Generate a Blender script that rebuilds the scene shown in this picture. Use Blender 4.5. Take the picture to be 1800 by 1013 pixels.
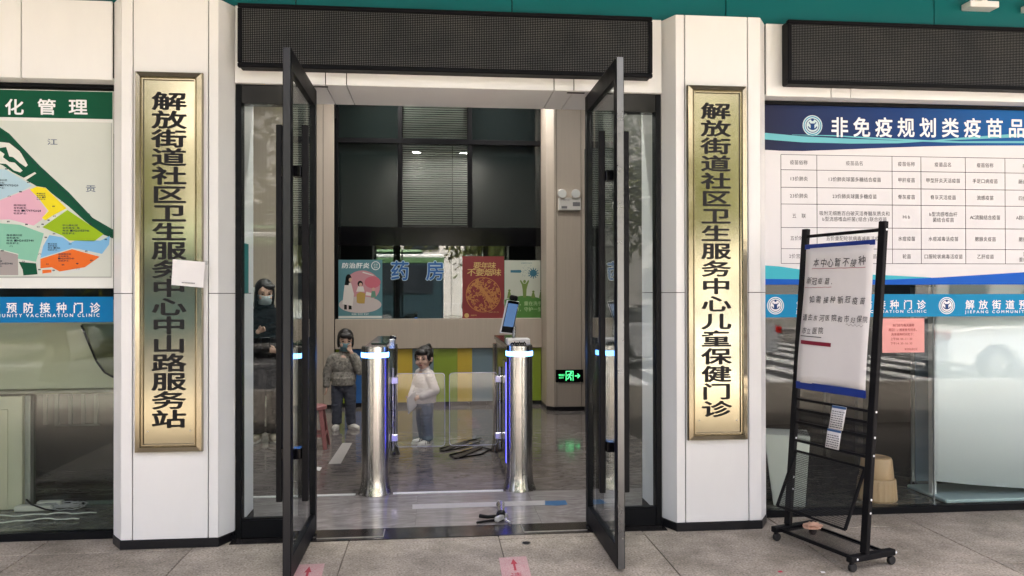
import bpy, bmesh, math, random
from mathutils import Vector, Matrix, Euler, noise as mnoise
R = math.radians
random.seed(7)
SC = bpy.context.scene
COL = SC.collection
for o in list(bpy.data.objects):
    bpy.data.objects.remove(o)

# ---------------------------------------------------------------- camera
F_PX, YAW, PITCH, ROLL = 1358.1, 0.0990, 0.0057, -0.0016
CAM = Vector((-0.1126, -4.8633, 1.4668))
cam = bpy.data.cameras.new('camera')
cam.sensor_width = 36.0
cam.lens = F_PX / 1800 * 36
cam.clip_end = 500
cam_o = bpy.data.objects.new('camera', cam)
COL.objects.link(cam_o)
fw = Vector((math.sin(YAW) * math.cos(PITCH), math.cos(YAW) * math.cos(PITCH), math.sin(PITCH)))
rt = Vector((math.cos(YAW), -math.sin(YAW), 0))
up = rt.cross(fw)
r2 = rt * math.cos(ROLL) + up * math.sin(ROLL)
u2 = -rt * math.sin(ROLL) + up * math.cos(ROLL)
m3 = Matrix((r2, u2, -fw)).transposed()
cam_o.matrix_world = Matrix.Translation(CAM) @ m3.to_4x4()
SC.camera = cam_o

# ---------------------------------------------------------------- sky, sun, exposure
SUN_EL, SUN_AZ = R(66), R(20)        # the sun stands behind the clinic: its front lies in open shade, the far side of the street is lit
w = bpy.data.worlds.new('World')
SC.world = w
w.use_nodes = True
wn = w.node_tree
sky = wn.nodes.new('ShaderNodeTexSky')
sky.sky_type = 'NISHITA'
sky.sun_disc = False
sky.sun_elevation = SUN_EL
sky.sun_rotation = SUN_AZ
sky.dust_density = 10.0
sky.air_density = 0.2
sky.ozone_density = 0.0
bg = wn.nodes['Background']
wn.links.new(sky.outputs[0], bg.inputs[0])
bg.inputs[1].default_value = 0.15
sl = bpy.data.lights.new('sun', 'SUN')
sl.energy = 2.0
sl.angle = R(0.6)
sl.color = (1.0, 0.975, 0.94)
so = bpy.data.objects.new('sun', sl)
COL.objects.link(so)
sdir = Vector((math.sin(SUN_AZ) * math.cos(SUN_EL), math.cos(SUN_AZ) * math.cos(SUN_EL), math.sin(SUN_EL)))
so.rotation_euler = sdir.to_track_quat('Z', 'Y').to_euler()
so.location = (0, 8, 14)
SC.view_settings.view_transform = 'Standard'
SC.view_settings.look = 'None'
SC.view_settings.exposure = 3.5
SC.view_settings.gamma = 1.0
SC.view_settings.use_curve_mapping = False
SC.cycles.use_denoising = True
SC.cycles.max_bounces = 12
SC.cycles.diffuse_bounces = 5
SC.cycles.glossy_bounces = 6
SC.cycles.transparent_max_bounces = 24
SC.cycles.sample_clamp_indirect = 8.0
SC.cycles.caustics_reflective = False
SC.cycles.caustics_refractive = False


# ---------------------------------------------------------------- survey helpers (pixel of the 1800 px photograph -> point on a real plane)
def ray(x, y):
    return fw + r2 * ((x - 900) / F_PX) - u2 * ((y - 506.5) / F_PX)


def at(x, y, X=None, Y=None, Z=None):
    d = ray(x, y)
    if X is not None:
        t = (X - CAM.x) / d.x
    elif Y is not None:
        t = (Y - CAM.y) / d.y
    else:
        t = (Z - CAM.z) / d.z
    return CAM + d * t


# ---------------------------------------------------------------- materials
MATS = {}


def mat(name, col, rough=0.5, metal=0.0, spec=0.5, var=0.0, vscale=6.0, bump=0.0, bscale=60.0, emit=None, estr=0.0, rvar=0.0, stretch=None, coat=0.0):
    if name in MATS:
        return MATS[name]
    m = bpy.data.materials.new(name)
    m.use_nodes = True
    nt = m.node_tree
    b = nt.nodes['Principled BSDF']
    b.inputs['Base Color'].default_value = (*col, 1)
    b.inputs['Roughness'].default_value = rough
    b.inputs['Metallic'].default_value = metal
    b.inputs['Specular IOR Level'].default_value = spec
    b.inputs['Coat Weight'].default_value = coat
    if emit:
        b.inputs['Emission Color'].default_value = (*emit, 1)
        b.inputs['Emission Strength'].default_value = estr
    if var or bump or rvar:
        tc = nt.nodes.new('ShaderNodeTexCoord')
        mp = nt.nodes.new('ShaderNodeMapping')
        nt.links.new(tc.outputs['Object'], mp.inputs[0])
        if stretch:
            mp.inputs['Scale'].default_value = stretch
    if var or rvar:
        n = nt.nodes.new('ShaderNodeTexNoise')
        n.inputs['Scale'].default_value = vscale
        n.inputs['Detail'].default_value = 6
        n.inputs['Roughness'].default_value = 0.65
        nt.links.new(mp.outputs[0], n.inputs['Vector'])
    if var:
        mx = nt.nodes.new('ShaderNodeMix')
        mx.data_type = 'RGBA'
        lo = tuple(max(0, c * (1 - var)) for c in col)
        hi = tuple(min(1, c * (1 + var)) for c in col)
        mx.inputs[6].default_value = (*lo, 1)
        mx.inputs[7].default_value = (*hi, 1)
        nt.links.new(n.outputs['Fac'], mx.inputs[0])
        nt.links.new(mx.outputs[2], b.inputs['Base Color'])
    if rvar:
        mr = nt.nodes.new('ShaderNodeMapRange')
        mr.inputs[1].default_value = 0.3
        mr.inputs[2].default_value = 0.7
        mr.inputs[3].default_value = max(0.02, rough - rvar)
        mr.inputs[4].default_value = rough + rvar
        nt.links.new(n.outputs['Fac'], mr.inputs[0])
        nt.links.new(mr.outputs[0], b.inputs['Roughness'])
    if bump:
        n2 = nt.nodes.new('ShaderNodeTexNoise')
        n2.inputs['Scale'].default_value = bscale
        n2.inputs['Detail'].default_value = 4
        nt.links.new(mp.outputs[0], n2.inputs['Vector'])
        bp = nt.nodes.new('ShaderNodeBump')
        bp.inputs['Strength'].default_value = bump
        bp.inputs['Distance'].default_value = 0.01
        nt.links.new(n2.outputs['Fac'], bp.inputs['Height'])
        nt.links.new(bp.outputs[0], b.inputs['Normal'])
    MATS[name] = m
    return m


def ramp(nt, stops):
    r = nt.nodes.new('ShaderNodeValToRGB')
    el = r.color_ramp.elements
    while len(el) < len(stops):
        el.new(0.5)
    for e, (p, c) in zip(el, stops):
        e.position = p
        e.color = (*c, 1)
    return r


def glass(name, tint=(0.93, 0.96, 0.95), f0=0.045, rough=0.0):
    """clear sheet glass: see-through plus an angle-dependent mirror layer on each face"""
    m = bpy.data.materials.new(name)
    m.use_nodes = True
    nt = m.node_tree
    nt.nodes.clear()
    out = nt.nodes.new('ShaderNodeOutputMaterial')
    geo = nt.nodes.new('ShaderNodeNewGeometry')
    dot = nt.nodes.new('ShaderNodeVectorMath')
    dot.operation = 'DOT_PRODUCT'
    nt.links.new(geo.outputs['Normal'], dot.inputs[0])
    nt.links.new(geo.outputs['Incoming'], dot.inputs[1])

    def mth(op, a, b=None):
        n = nt.nodes.new('ShaderNodeMath')
        n.operation = op
        for i, v in enumerate((a, b)):
            if v is None:
                continue
            if isinstance(v, (int, float)):
                n.inputs[i].default_value = v
            else:
                nt.links.new(v, n.inputs[i])
        return n.outputs[0]
    c = mth('ABSOLUTE', dot.outputs['Value'])
    k = mth('POWER', mth('SUBTRACT', 1.0, c), 5.0)
    fr = mth('ADD', mth('MULTIPLY', k, 1 - f0), f0)
    tr = nt.nodes.new('ShaderNodeBsdfTransparent')
    tr.inputs[0].default_value = (*tint, 1)
    gl = nt.nodes.new('ShaderNodeBsdfGlossy')
    gl.inputs['Roughness'].default_value = rough
    gl.inputs[0].default_value = (1, 1, 1, 1)
    mx = nt.nodes.new('ShaderNodeMixShader')
    nt.links.new(fr, mx.inputs[0])
    nt.links.new(tr.outputs[0], mx.inputs[1])
    nt.links.new(gl.outputs[0], mx.inputs[2])
    nt.links.new(mx.outputs[0], out.inputs[0])
    MATS[name] = m
    return m


# ---------------------------------------------------------------- scene-graph helpers
def link(o):
    COL.objects.link(o)
    return o


def tag(o, label=None, cat=None, group=None, kind=None):
    if label:
        o['label'] = label
    if cat:
        o['category'] = cat
    if group:
        o['group'] = group
    if kind:
        o['kind'] = kind
    return o


def thing(name, label, cat, loc=(0, 0, 0), group=None, rz=0.0, kind=None):
    o = link(bpy.data.objects.new(name, None))
    o.empty_display_size = 0.1
    o.location = loc
    o.rotation_euler.z = rz
    return tag(o, label, cat, group, kind)


def rootloc(o):
    while o.parent:
        o = o.parent
    return Vector(o.location) if o.type == 'EMPTY' else Vector((0, 0, 0))


class MB:
    """collects polygons and links them as one mesh object"""

    def __init__(s):
        s.v, s.f = [], []

    def add(s, vs, fs):
        b = len(s.v)
        s.v += [Vector(q) for q in vs]
        s.f += [tuple(b + i for i in q) for q in fs]
        return s

    def box(s, x0, x1, y0, y1, z0, z1, M=None):
        vs = [Vector((x, y, z)) for z in (z0, z1) for (x, y) in ((x0, y0), (x1, y0), (x1, y1), (x0, y1))]
        if M is not None:
            vs = [M @ q for q in vs]
        return s.add(vs, [(0, 3, 2, 1), (4, 5, 6, 7), (0, 1, 5, 4), (1, 2, 6, 5), (2, 3, 7, 6), (3, 0, 4, 7)])

    def bar(s, a, b, w, d, upv=(0, 0, 1)):
        """rectangular bar from a to b, w wide across, d deep"""
        a, b = Vector(a), Vector(b)
        t = (b - a).normalized()
        x = t.cross(Vector(upv))
        if x.length < 1e-4:
            x = t.cross(Vector((0, 1, 0)))
        x.normalize()
        y = x.cross(t).normalized()
        vs = [p + x * (i * w / 2) + y * (j * d / 2) for p in (a, b) for i, j in ((-1, -1), (1, -1), (1, 1), (-1, 1))]
        return s.add(vs, [(3, 2, 1, 0), (4, 5, 6, 7), (0, 1, 5, 4), (1, 2, 6, 5), (2, 3, 7, 6), (3, 0, 4, 7)])

    def prism(s, pts, z0, z1, ax='Z', M=None):
        """closed outline pts (2D) extruded along an axis"""
        n = len(pts)

        def mk(p, h):
            if ax == 'Z':
                q = Vector((p[0], p[1], h))
            elif ax == 'Y':
                q = Vector((p[0], h, p[1]))
            else:
                q = Vector((h, p[0], p[1]))
            return M @ q if M is not None else q
        vs = [mk(p, z0) for p in pts] + [mk(p, z1) for p in pts]
        fs = [tuple(range(n))[::-1], tuple(range(n, 2 * n))]
        fs += [(i, (i + 1) % n, n + (i + 1) % n, n + i) for i in range(n)]
        return s.add(vs, fs)

    def cyl(s, a, b, r0, r1=None, n=20, cap=True):
        r1 = r0 if r1 is None else r1
        a, b = Vector(a), Vector(b)
        t = (b - a).normalized()
        x = t.orthogonal().normalized()
        y = t.cross(x)
        vs = []
        for p, r in ((a, r0), (b, r1)):
            vs += [p + (x * math.cos(2 * math.pi * i / n) + y * math.sin(2 * math.pi * i / n)) * r for i in range(n)]
        fs = [(i, (i + 1) % n, n + (i + 1) % n, n + i) for i in range(n)]
        if cap:
            fs += [tuple(range(n))[::-1], tuple(range(n, 2 * n))]
        return s.add(vs, fs)

    def lathe(s, prof, c=(0, 0, 0), n=32, M=None):
        c = Vector(c)
        vs = []
        for r, z in prof:
            vs += [c + Vector((r * math.cos(2 * math.pi * i / n), r * math.sin(2 * math.pi * i / n), z)) for i in range(n)]
        if M is not None:
            vs = [M @ q for q in vs]
        fs = []
        for k in range(len(prof) - 1):
            fs += [(k * n + i, k * n + (i + 1) % n, (k + 1) * n + (i + 1) % n, (k + 1) * n + i) for i in range(n)]
        fs += [tuple(range(n))[::-1], tuple(range((len(prof) - 1) * n, len(prof) * n))]
        return s.add(vs, fs)

    def tube(s, path, r, n=8):
        P = [Vector(p) for p in path]
        vs, up_ = [], None
        for i, p in enumerate(P):
            t = (P[min(i + 1, len(P) - 1)] - P[max(i - 1, 0)]).normalized()
            if up_ is None:
                up_ = t.orthogonal().normalized()
            x = (up_ - t * up_.dot(t)).normalized()
            up_ = x
            y = t.cross(x)
            rr = r[i] if isinstance(r, (list, tuple)) else r
            vs += [p + (x * math.cos(2 * math.pi * k / n) + y * math.sin(2 * math.pi * k / n)) * rr for k in range(n)]
        fs = []
        for i in range(len(P) - 1):
            fs += [(i * n + k, i * n + (k + 1) % n, (i + 1) * n + (k + 1) % n, (i + 1) * n + k) for k in range(n)]
        fs += [tuple(range(n))[::-1], tuple(range((len(P) - 1) * n, len(P) * n))]
        return s.add(vs, fs)

    def ell(s, c, r, nu=16, nv=10, M=None):
        c = Vector(c)
        r = (r, r, r) if isinstance(r, (int, float)) else r
        vs = [Vector((0, 0, -r[2]))]
        for j in range(1, nv):
            ph = -math.pi / 2 + math.pi * j / nv
            vs += [Vector((r[0] * math.cos(ph) * math.cos(2 * math.pi * i / nu), r[1] * math.cos(ph) * math.sin(2 * math.pi * i / nu), r[2] * math.sin(ph))) for i in range(nu)]
        vs.append(Vector((0, 0, r[2])))
        if M is not None:
            vs = [M @ q for q in vs]
        vs = [q + c for q in vs]
        fs = [(0, 1 + (i + 1) % nu, 1 + i) for i in range(nu)]
        for j in range(nv - 2):
            b = 1 + j * nu
            fs += [(b + i, b + (i + 1) % nu, b + nu + (i + 1) % nu, b + nu + i) for i in range(nu)]
        b = 1 + (nv - 2) * nu
        fs += [(b + i, b + (i + 1) % nu, len(vs) - 1) for i in range(nu)]
        return s.add(vs, fs)

    def cap(s, a, b, r0, r1=None):
        """limb: tapered capsule"""
        r1 = r0 if r1 is None else r1
        s.cyl(a, b, r0, r1, 14)
        s.ell(a, r0, 14, 8)
        s.ell(b, r1, 14, 8)
        return s

    def build(s, name, m, parent=None, bevel=0.0, smooth=False, local=False, seg=1, mods=None):
        me = bpy.data.meshes.new(name)
        off = Vector((0, 0, 0))
        if parent is not None and not local:
            off = rootloc(parent)
        me.from_pydata([q - off for q in s.v], [], s.f)
        me.update()
        bm = bmesh.new()
        bm.from_mesh(me)
        if bevel:
            es = [e for e in bm.edges if len(e.link_faces) == 2 and e.calc_face_angle(0) > 0.6]
            bmesh.ops.bevel(bm, geom=es, offset=bevel, segments=seg, affect='EDGES', clamp_overlap=True)
        bmesh.ops.recalc_face_normals(bm, faces=bm.faces)
        bm.to_mesh(me)
        bm.free()
        if smooth:
            for p in me.polygons:
                p.use_smooth = True
            if smooth != 'all':
                try:
                    me.set_sharp_from_angle(angle=R(35))
                except Exception:
                    pass
        me.materials.append(m)
        o = link(bpy.data.objects.new(name, me))
        if parent is not None:
            o.parent = parent
        return o


def piece(name, me, loc, parent, rot=None):
    """a further object that shares mesh data (loc in world space)"""
    o = link(bpy.data.objects.new(name, me))
    o.location = Vector(loc) - rootloc(parent)
    if rot:
        o.rotation_euler = rot
    o.parent = parent
    return o


def remeshed(mb, name, m, parent, voxel=0.008, smooth_it=4, local=True, folds=0.0):
    """union of the collected shapes as one continuous skin"""
    t = mb.build(name + '_tmp', m)
    md = t.modifiers.new('r', 'REMESH')
    md.mode = 'VOXEL'
    md.voxel_size = voxel
    s = t.modifiers.new('s', 'SMOOTH')
    s.iterations = smooth_it
    s.factor = 0.5
    bpy.context.view_layer.update()
    me = bpy.data.meshes.new_from_object(t.evaluated_get(bpy.context.evaluated_depsgraph_get()))
    old = t.data
    bpy.data.objects.remove(t)
    bpy.data.meshes.remove(old)
    me.name = name
    if folds:
        nrm = [v.normal.copy() for v in me.vertices]
        for v, n_ in zip(me.vertices, nrm):
            c = v.co
            a = mnoise.noise(Vector((c.x * 14 + 3, c.y * 14, c.z * 30)))
            b = mnoise.noise(Vector((c.x * 34, c.y * 34 + 9, c.z * 52)))
            r = (1 - abs(a) * 2.2) * 0.8 + b * 0.4
            v.co = c + n_ * folds * r
    for p in me.polygons:
        p.use_smooth = True
    me.materials.clear()
    me.materials.append(m)
    o = link(bpy.data.objects.new(name, me))
    o.parent = parent
    return o


# ---------------------------------------------------------------- lettering
GL = {}


def glyph(s, bold=0.0, res=3):
    key = (s, bold, res)
    if key in GL:
        return GL[key]
    c = bpy.data.curves.new('t', 'FONT')
    c.body = s
    c.size = 1.0
    c.resolution_u = res
    c.offset = bold
    c.fill_mode = 'FRONT'
    o = link(bpy.data.objects.new('t', c))
    bpy.context.view_layer.update()
    me = bpy.data.meshes.new_from_object(o.evaluated_get(bpy.context.evaluated_depsgraph_get()))
    vs = [(q.co.x, q.co.y) for q in me.vertices]
    fs = [tuple(p.vertices) for p in me.polygons]
    bpy.data.objects.remove(o)
    bpy.data.curves.remove(c)
    bpy.data.meshes.remove(me)
    if vs:
        bx = (min(q[0] for q in vs), max(q[0] for q in vs), min(q[1] for q in vs), max(q[1] for q in vs))
    else:
        bx = (0, 1, 0, 1)
    GL[key] = (vs, fs, bx)
    return GL[key]


class Print:
    """flat print on a wall that faces -Y (or in a local sheet): x to the right, z up; each layer lies a little proud of the last"""

    def __init__(s, y, M=None):
        s.y, s.M = y, M
        s.layers = {}
        s.single = []

    def _mb(s, key):
        return s.layers.setdefault(key, MB())

    def text(s, key, string, x, z, w, h, bold=0.0, lift=0.001, res=3, shear=0.0, rot=0.0, fit=False, each=False):
        """one glyph run fitted to the box x..x+w, z..z+h (z = bottom); fit=False keeps the em square; bold thickens the strokes"""
        vs, fs, bx = glyph(string, 0.0, res)
        if fit:
            x0, x1, y0, y1 = bx
        else:
            x0, x1, y0, y1 = 0.02, 0.98, -0.1, 0.86
        sh = [(0, 0)]
        if bold > 0:
            sh += [(bold, 0), (-bold, 0), (0, bold), (0, -bold)]
            if bold > 0.015:
                k = bold * 0.7
                sh += [(k, k), (-k, k), (k, -k), (-k, -k)]
        if each:
            mb = MB()
            s.single.append((key, mb))
        else:
            mb = s._mb(key)
        for n, (sa, sb) in enumerate(sh):
            out = []
            for a, b in vs:
                u, v = (a + sa - x0) / (x1 - x0) * w, (b + sb - y0) / (y1 - y0) * h
                u += shear * v
                if rot:
                    u, v = u * math.cos(rot) - v * math.sin(rot), u * math.sin(rot) + v * math.cos(rot)
                out.append((x + u, s.y - lift - n * 0.00003, z + v))
            mb.add(out, fs)

    def row(s, key, string, x, z, pitch, w, h, **k):
        for i, ch in enumerate(string):
            if ch != ' ':
                s.text(key, ch, x + i * pitch, z, w, h, **k)

    def line(s, key, string, xc, z, h, k=0.95, **kw):
        """a centred row of small square characters"""
        n = sum(1.0 if ord(c) > 0x2000 else 0.55 for c in string)
        x = xc - n * h * k / 2
        for c in string:
            a = 1.0 if ord(c) > 0x2000 else 0.55
            if c != ' ':
                if a == 1.0:
                    s.text(key, c, x, z, h * k * 0.95, h, **kw)
                else:
                    bx = glyph(c, 0.0, kw.get('res', 3))[2]
                    gw, gh = (bx[1] - bx[0]) * h, (bx[3] - bx[2]) * h
                    s.text(key, c, x + (0.5 * h * k - gw) / 2, z + (0.12 + bx[2]) * h, gw, gh, fit=True, **kw)
            x += a * h * k

    def poly(s, key, pts, lift=0.0005):
        s._mb(key).add([(p[0], s.y - lift, p[1]) for p in pts], [tuple(range(len(pts)))])

    def rect(s, key, x0, x1, z0, z1, lift=0.0005):
        s.poly(key, [(x0, z0), (x1, z0), (x1, z1), (x0, z1)], lift)

    def disc(s, key, x, z, r, lift=0.0005, n=28, rz=None):
        rz = r if rz is None else rz
        s.poly(key, [(x + r * math.cos(2 * math.pi * i / n), z + rz * math.sin(2 * math.pi * i / n)) for i in range(n)], lift)

    def ring(s, key, x, z, r0, r1, lift=0.0005, n=32, a0=0, a1=2 * math.pi):
        b = []
        for i in range(n + 1):
            a = a0 + (a1 - a0) * i / n
            b += [(x + r0 * math.cos(a), s.y - lift, z + r0 * math.sin(a)), (x + r1 * math.cos(a), s.y - lift, z + r1 * math.sin(a))]
        s._mb(key).add(b, [(2 * i, 2 * i + 1, 2 * i + 3, 2 * i + 2) for i in range(n)])

    def stroke(s, key, pts, wd, lift=0.0008):
        for (a, b), (c, d) in zip(pts[:-1], pts[1:]):
            t = Vector((c - a, d - b))
            if t.length < 1e-6:
                continue
            t.normalize()
            nx, nz = -t.y * wd / 2, t.x * wd / 2
            s._mb(key).add([(a + nx, s.y - lift, b + nz), (c + nx, s.y - lift, d + nz), (c - nx, s.y - lift, d - nz), (a - nx, s.y - lift, b - nz)], [(0, 1, 2, 3)])

    def flush(s, parent, mats, names=None, local=False, M=None):
        for key, mb in s.layers.items():
            if not mb.v:
                continue
            o = mb.build((names or {}).get(key, key), mats[key], parent, local=local)
            if len(mb.f) > 40:
                o['kind'] = 'stuff'
        for key, mb in s.single:
            mb.build('character', mats[key], parent, local=local)
        s.layers = {}
        s.single = []


# ================================================================ shared materials
def speckle(name, base, dark, light, scale=260.0, rough=0.6, stain=0.25, bump=0.15, spec=0.4):
    m = bpy.data.materials.new(name)
    m.use_nodes = True
    nt = m.node_tree
    b = nt.nodes['Principled BSDF']
    tc = nt.nodes.new('ShaderNodeTexCoord')
    geo = nt.nodes.new('ShaderNodeNewGeometry')
    n1 = nt.nodes.new('ShaderNodeTexNoise')
    n1.inputs['Scale'].default_value = scale
    n1.inputs['Detail'].default_value = 3
    nt.links.new(geo.outputs['Position'], n1.inputs['Vector'])
    r = ramp(nt, [(0.30, dark), (0.46, base), (0.56, base), (0.70, light)])
    nt.links.new(n1.outputs['Fac'], r.inputs[0])
    n2 = nt.nodes.new('ShaderNodeTexNoise')
    n2.inputs['Scale'].default_value = 3.4
    n2.inputs['Detail'].default_value = 8
    n2.inputs['Roughness'].default_value = 0.7
    nt.links.new(geo.outputs['Position'], n2.inputs['Vector'])
    r2_ = ramp(nt, [(0.35, (1 - stain, 1 - stain, 1 - stain * 1.1)), (0.62, (1.06, 1.05, 1.03))])
    nt.links.new(n2.outputs['Fac'], r2_.inputs[0])
    oi = nt.nodes.new('ShaderNodeObjectInfo')
    mr = nt.nodes.new('ShaderNodeMapRange')
    mr.inputs[3].default_value = 0.86
    mr.inputs[4].default_value = 1.08
    nt.links.new(oi.outputs['Random'], mr.inputs[0])
    mx = nt.nodes.new('ShaderNodeMix')
    mx.data_type = 'RGBA'
    mx.blend_type = 'MULTIPLY'
    mx.inputs[0].default_value = 1
    nt.links.new(r.outputs[0], mx.inputs[6])
    nt.links.new(r2_.outputs[0], mx.inputs[7])
    vm = nt.nodes.new('ShaderNodeVectorMath')
    vm.operation = 'SCALE'
    nt.links.new(mx.outputs[2], vm.inputs[0])
    nt.links.new(mr.outputs[0], vm.inputs['Scale'])
    nt.links.new(vm.outputs[0], b.inputs['Base Color'])
    b.inputs['Roughness'].default_value = rough
    b.inputs['Specular IOR Level'].default_value = spec
    bp = nt.nodes.new('ShaderNodeBump')
    bp.inputs['Strength'].default_value = bump
    bp.inputs['Distance'].default_value = 0.003
    nt.links.new(n1.outputs['Fac'], bp.inputs['Height'])
    nt.links.new(bp.outputs[0], b.inputs['Normal'])
    MATS[name] = m
    return m


def marble(name, stops, scale=1.6, rough=0.1, dist=6.0, stretch=(1, 3, 1)):
    m = bpy.data.materials.new(name)
    m.use_nodes = True
    nt = m.node_tree
    b = nt.nodes['Principled BSDF']
    tc = nt.nodes.new('ShaderNodeTexCoord')
    oi = nt.nodes.new('ShaderNodeObjectInfo')
    mp = nt.nodes.new('ShaderNodeMapping')
    mp.inputs['Rotation'].default_value = (0, 0, 0.5)
    mp.inputs['Scale'].default_value = stretch
    nt.links.new(tc.outputs['Object'], mp.inputs[0])
    vm = nt.nodes.new('ShaderNodeVectorMath')
    vm.operation = 'ADD'
    cx = nt.nodes.new('ShaderNodeCombineXYZ')
    ml = nt.nodes.new('ShaderNodeMath')
    ml.operation = 'MULTIPLY'
    ml.inputs[1].default_value = 37.0
    nt.links.new(oi.outputs['Random'], ml.inputs[0])
    nt.links.new(ml.outputs[0], cx.inputs[2])
    nt.links.new(mp.outputs[0], vm.inputs[0])
    nt.links.new(cx.outputs[0], vm.inputs[1])
    n = nt.nodes.new('ShaderNodeTexNoise')
    n.inputs['Scale'].default_value = scale
    n.inputs['Detail'].default_value = 9
    n.inputs['Roughness'].default_value = 0.62
    n.inputs['Distortion'].default_value = dist
    nt.links.new(vm.outputs[0], n.inputs['Vector'])
    r = ramp(nt, stops)
    nt.links.new(n.outputs['Fac'], r.inputs[0])
    nt.links.new(r.outputs[0], b.inputs['Base Color'])
    b.inputs['Roughness'].default_value = rough
    n2 = nt.nodes.new('ShaderNodeTexNoise')
    n2.inputs['Scale'].default_value = 9
    n2.inputs['Detail'].default_value = 6
    nt.links.new(tc.outputs['Object'], n2.inputs['Vector'])
    mr = nt.nodes.new('ShaderNodeMapRange')
    mr.inputs[1].default_value = 0.35
    mr.inputs[2].default_value = 0.75
    mr.inputs[3].default_value = rough * 0.7
    mr.inputs[4].default_value = rough * 2.2
    nt.links.new(n2.outputs['Fac'], mr.inputs[0])
    nt.links.new(mr.outputs[0], b.inputs['Roughness'])
    MATS[name] = m
    return m


def brushed(name, col, rough=0.25, vertical=True, var=0.12, metal=1.0, sc=1.0):
    m = bpy.data.materials.new(name)
    m.use_nodes = True
    nt = m.node_tree
    b = nt.nodes['Principled BSDF']
    b.inputs['Metallic'].default_value = metal
    tc = nt.nodes.new('ShaderNodeTexCoord')
    mp = nt.nodes.new('ShaderNodeMapping')
    mp.inputs['Scale'].default_value = (220 * sc, 220 * sc, 1.5) if vertical else (1.5, 220 * sc, 220 * sc)
    nt.links.new(tc.outputs['Object'], mp.inputs[0])
    n = nt.nodes.new('ShaderNodeTexNoise')
    n.inputs['Scale'].default_value = 1
    n.inputs['Detail'].default_value = 4
    nt.links.new(mp.outputs[0], n.inputs['Vector'])
    r = ramp(nt, [(0.3, tuple(c * (1 - var) for c in col)), (0.7, tuple(min(1, c * (1 + var)) for c in col))])
    nt.links.new(n.outputs['Fac'], r.inputs[0])
    nt.links.new(r.outputs[0], b.inputs['Base Color'])
    mr = nt.nodes.new('ShaderNodeMapRange')
    mr.inputs[1].default_value = 0.3
    mr.inputs[2].default_value = 0.7
    mr.inputs[3].default_value = rough * 0.75
    mr.inputs[4].default_value = rough * 1.3
    nt.links.new(n.outputs['Fac'], mr.inputs[0])
    nt.links.new(mr.outputs[0], b.inputs['Roughness'])
    MATS[name] = m
    return m


def led_mat(name, pitch=0.0103):
    """matrix of small pale lamps on black modules"""
    m = bpy.data.materials.new(name)
    m.use_nodes = True
    nt = m.node_tree
    b = nt.nodes['Principled BSDF']
    geo = nt.nodes.new('ShaderNodeNewGeometry')
    sp = nt.nodes.new('ShaderNodeSeparateXYZ')
    nt.links.new(geo.outputs['Position'], sp.inputs[0])

    def mth(op, a, b_=None):
        n = nt.nodes.new('ShaderNodeMath')
        n.operation = op
        for i, v in enumerate((a, b_)):
            if v is None:
                continue
            if isinstance(v, (int, float)):
                n.inputs[i].default_value = v
            else:
                nt.links.new(v, n.inputs[i])
        return n.outputs[0]

    def cell(o):
        return mth('SUBTRACT', mth('FRACT', mth('DIVIDE', o, pitch)), 0.5)
    a, c = cell(sp.outputs[0]), cell(sp.outputs[2])
    d = mth('SQRT', mth('ADD', mth('MULTIPLY', a, a), mth('MULTIPLY', c, c)))
    dot = mth('LESS_THAN', d, 0.25)
    # a thin seam between the 16 x 32 lamp modules
    sx = mth('LESS_THAN', mth('FRACT', mth('DIVIDE', sp.outputs[0], pitch * 32)), 0.004)
    sz = mth('LESS_THAN', mth('FRACT', mth('DIVIDE', sp.outputs[2], pitch * 16)), 0.008)
    seam = mth('MAXIMUM', sx, sz)
    n = nt.nodes.new('ShaderNodeTexNoise')
    n.inputs['Scale'].default_value = 5
    nt.links.new(geo.outputs['Position'], n.inputs['Vector'])
    lum = ramp(nt, [(0.3, (0.105, 0.11, 0.115)), (0.7, (0.16, 0.16, 0.155))])
    nt.links.new(n.outputs['Fac'], lum.inputs[0])
    mx = nt.nodes.new('ShaderNodeMix')
    mx.data_type = 'RGBA'
    mx.inputs[6].default_value = (0.004, 0.0045, 0.006, 1)
    nt.links.new(mth('MULTIPLY', dot, mth('SUBTRACT', 1.0, seam)), mx.inputs[0])
    nt.links.new(lum.outputs[0], mx.inputs[7])
    nt.links.new(mx.outputs[2], b.inputs['Base Color'])
    b.inputs['Roughness'].default_value = 0.5
    b.inputs['Specular IOR Level'].default_value = 0.1
    MATS[name] = m
    return m


WHITE = mat('white_panel', (0.80, 0.80, 0.785), 0.38, var=0.04, vscale=2.2, rvar=0.08, stretch=(3, 3, 0.8))
BACK = mat('joint_backing', (0.012, 0.012, 0.012), 0.8, spec=0.2)  # dark backing that shows in the open panel joints
BASE = mat('black_plinth', (0.008, 0.008, 0.010), 0.35, spec=0.35, var=0.3, vscale=14, rvar=0.1)
TEAL = mat('teal_panel', (0.002, 0.125, 0.13), 0.36, spec=0.25, var=0.08, vscale=2, rvar=0.06)
FRAME = mat('black_frame', (0.0045, 0.0052, 0.0065), 0.45, spec=0.12, var=0.12, vscale=3, rvar=0.05)
SATIN = mat('satin_edge', (0.30, 0.31, 0.32), 0.28, metal=0.9, var=0.12, vscale=6, rvar=0.06)
GLASS = glass('sheet_glass', f0=0.018)
GLASS_SIDE = glass('clear_side_glass', f0=0.013)
GLASS_DARK = glass('tinted_glass', (0.62, 0.68, 0.66), f0=0.06)
STEEL = brushed('brushed_steel', (0.62, 0.60, 0.57), 0.22)
GOLD = mat('brushed_brass_steel', (0.36, 0.338, 0.245), 0.13, metal=1.0, var=0.03, vscale=2, rvar=0.03, bump=0.01, bscale=300)
GOLDF = mat('polished_brass_steel', (0.34, 0.305, 0.22), 0.16, metal=1.0, var=0.08, vscale=5, rvar=0.06)
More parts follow.
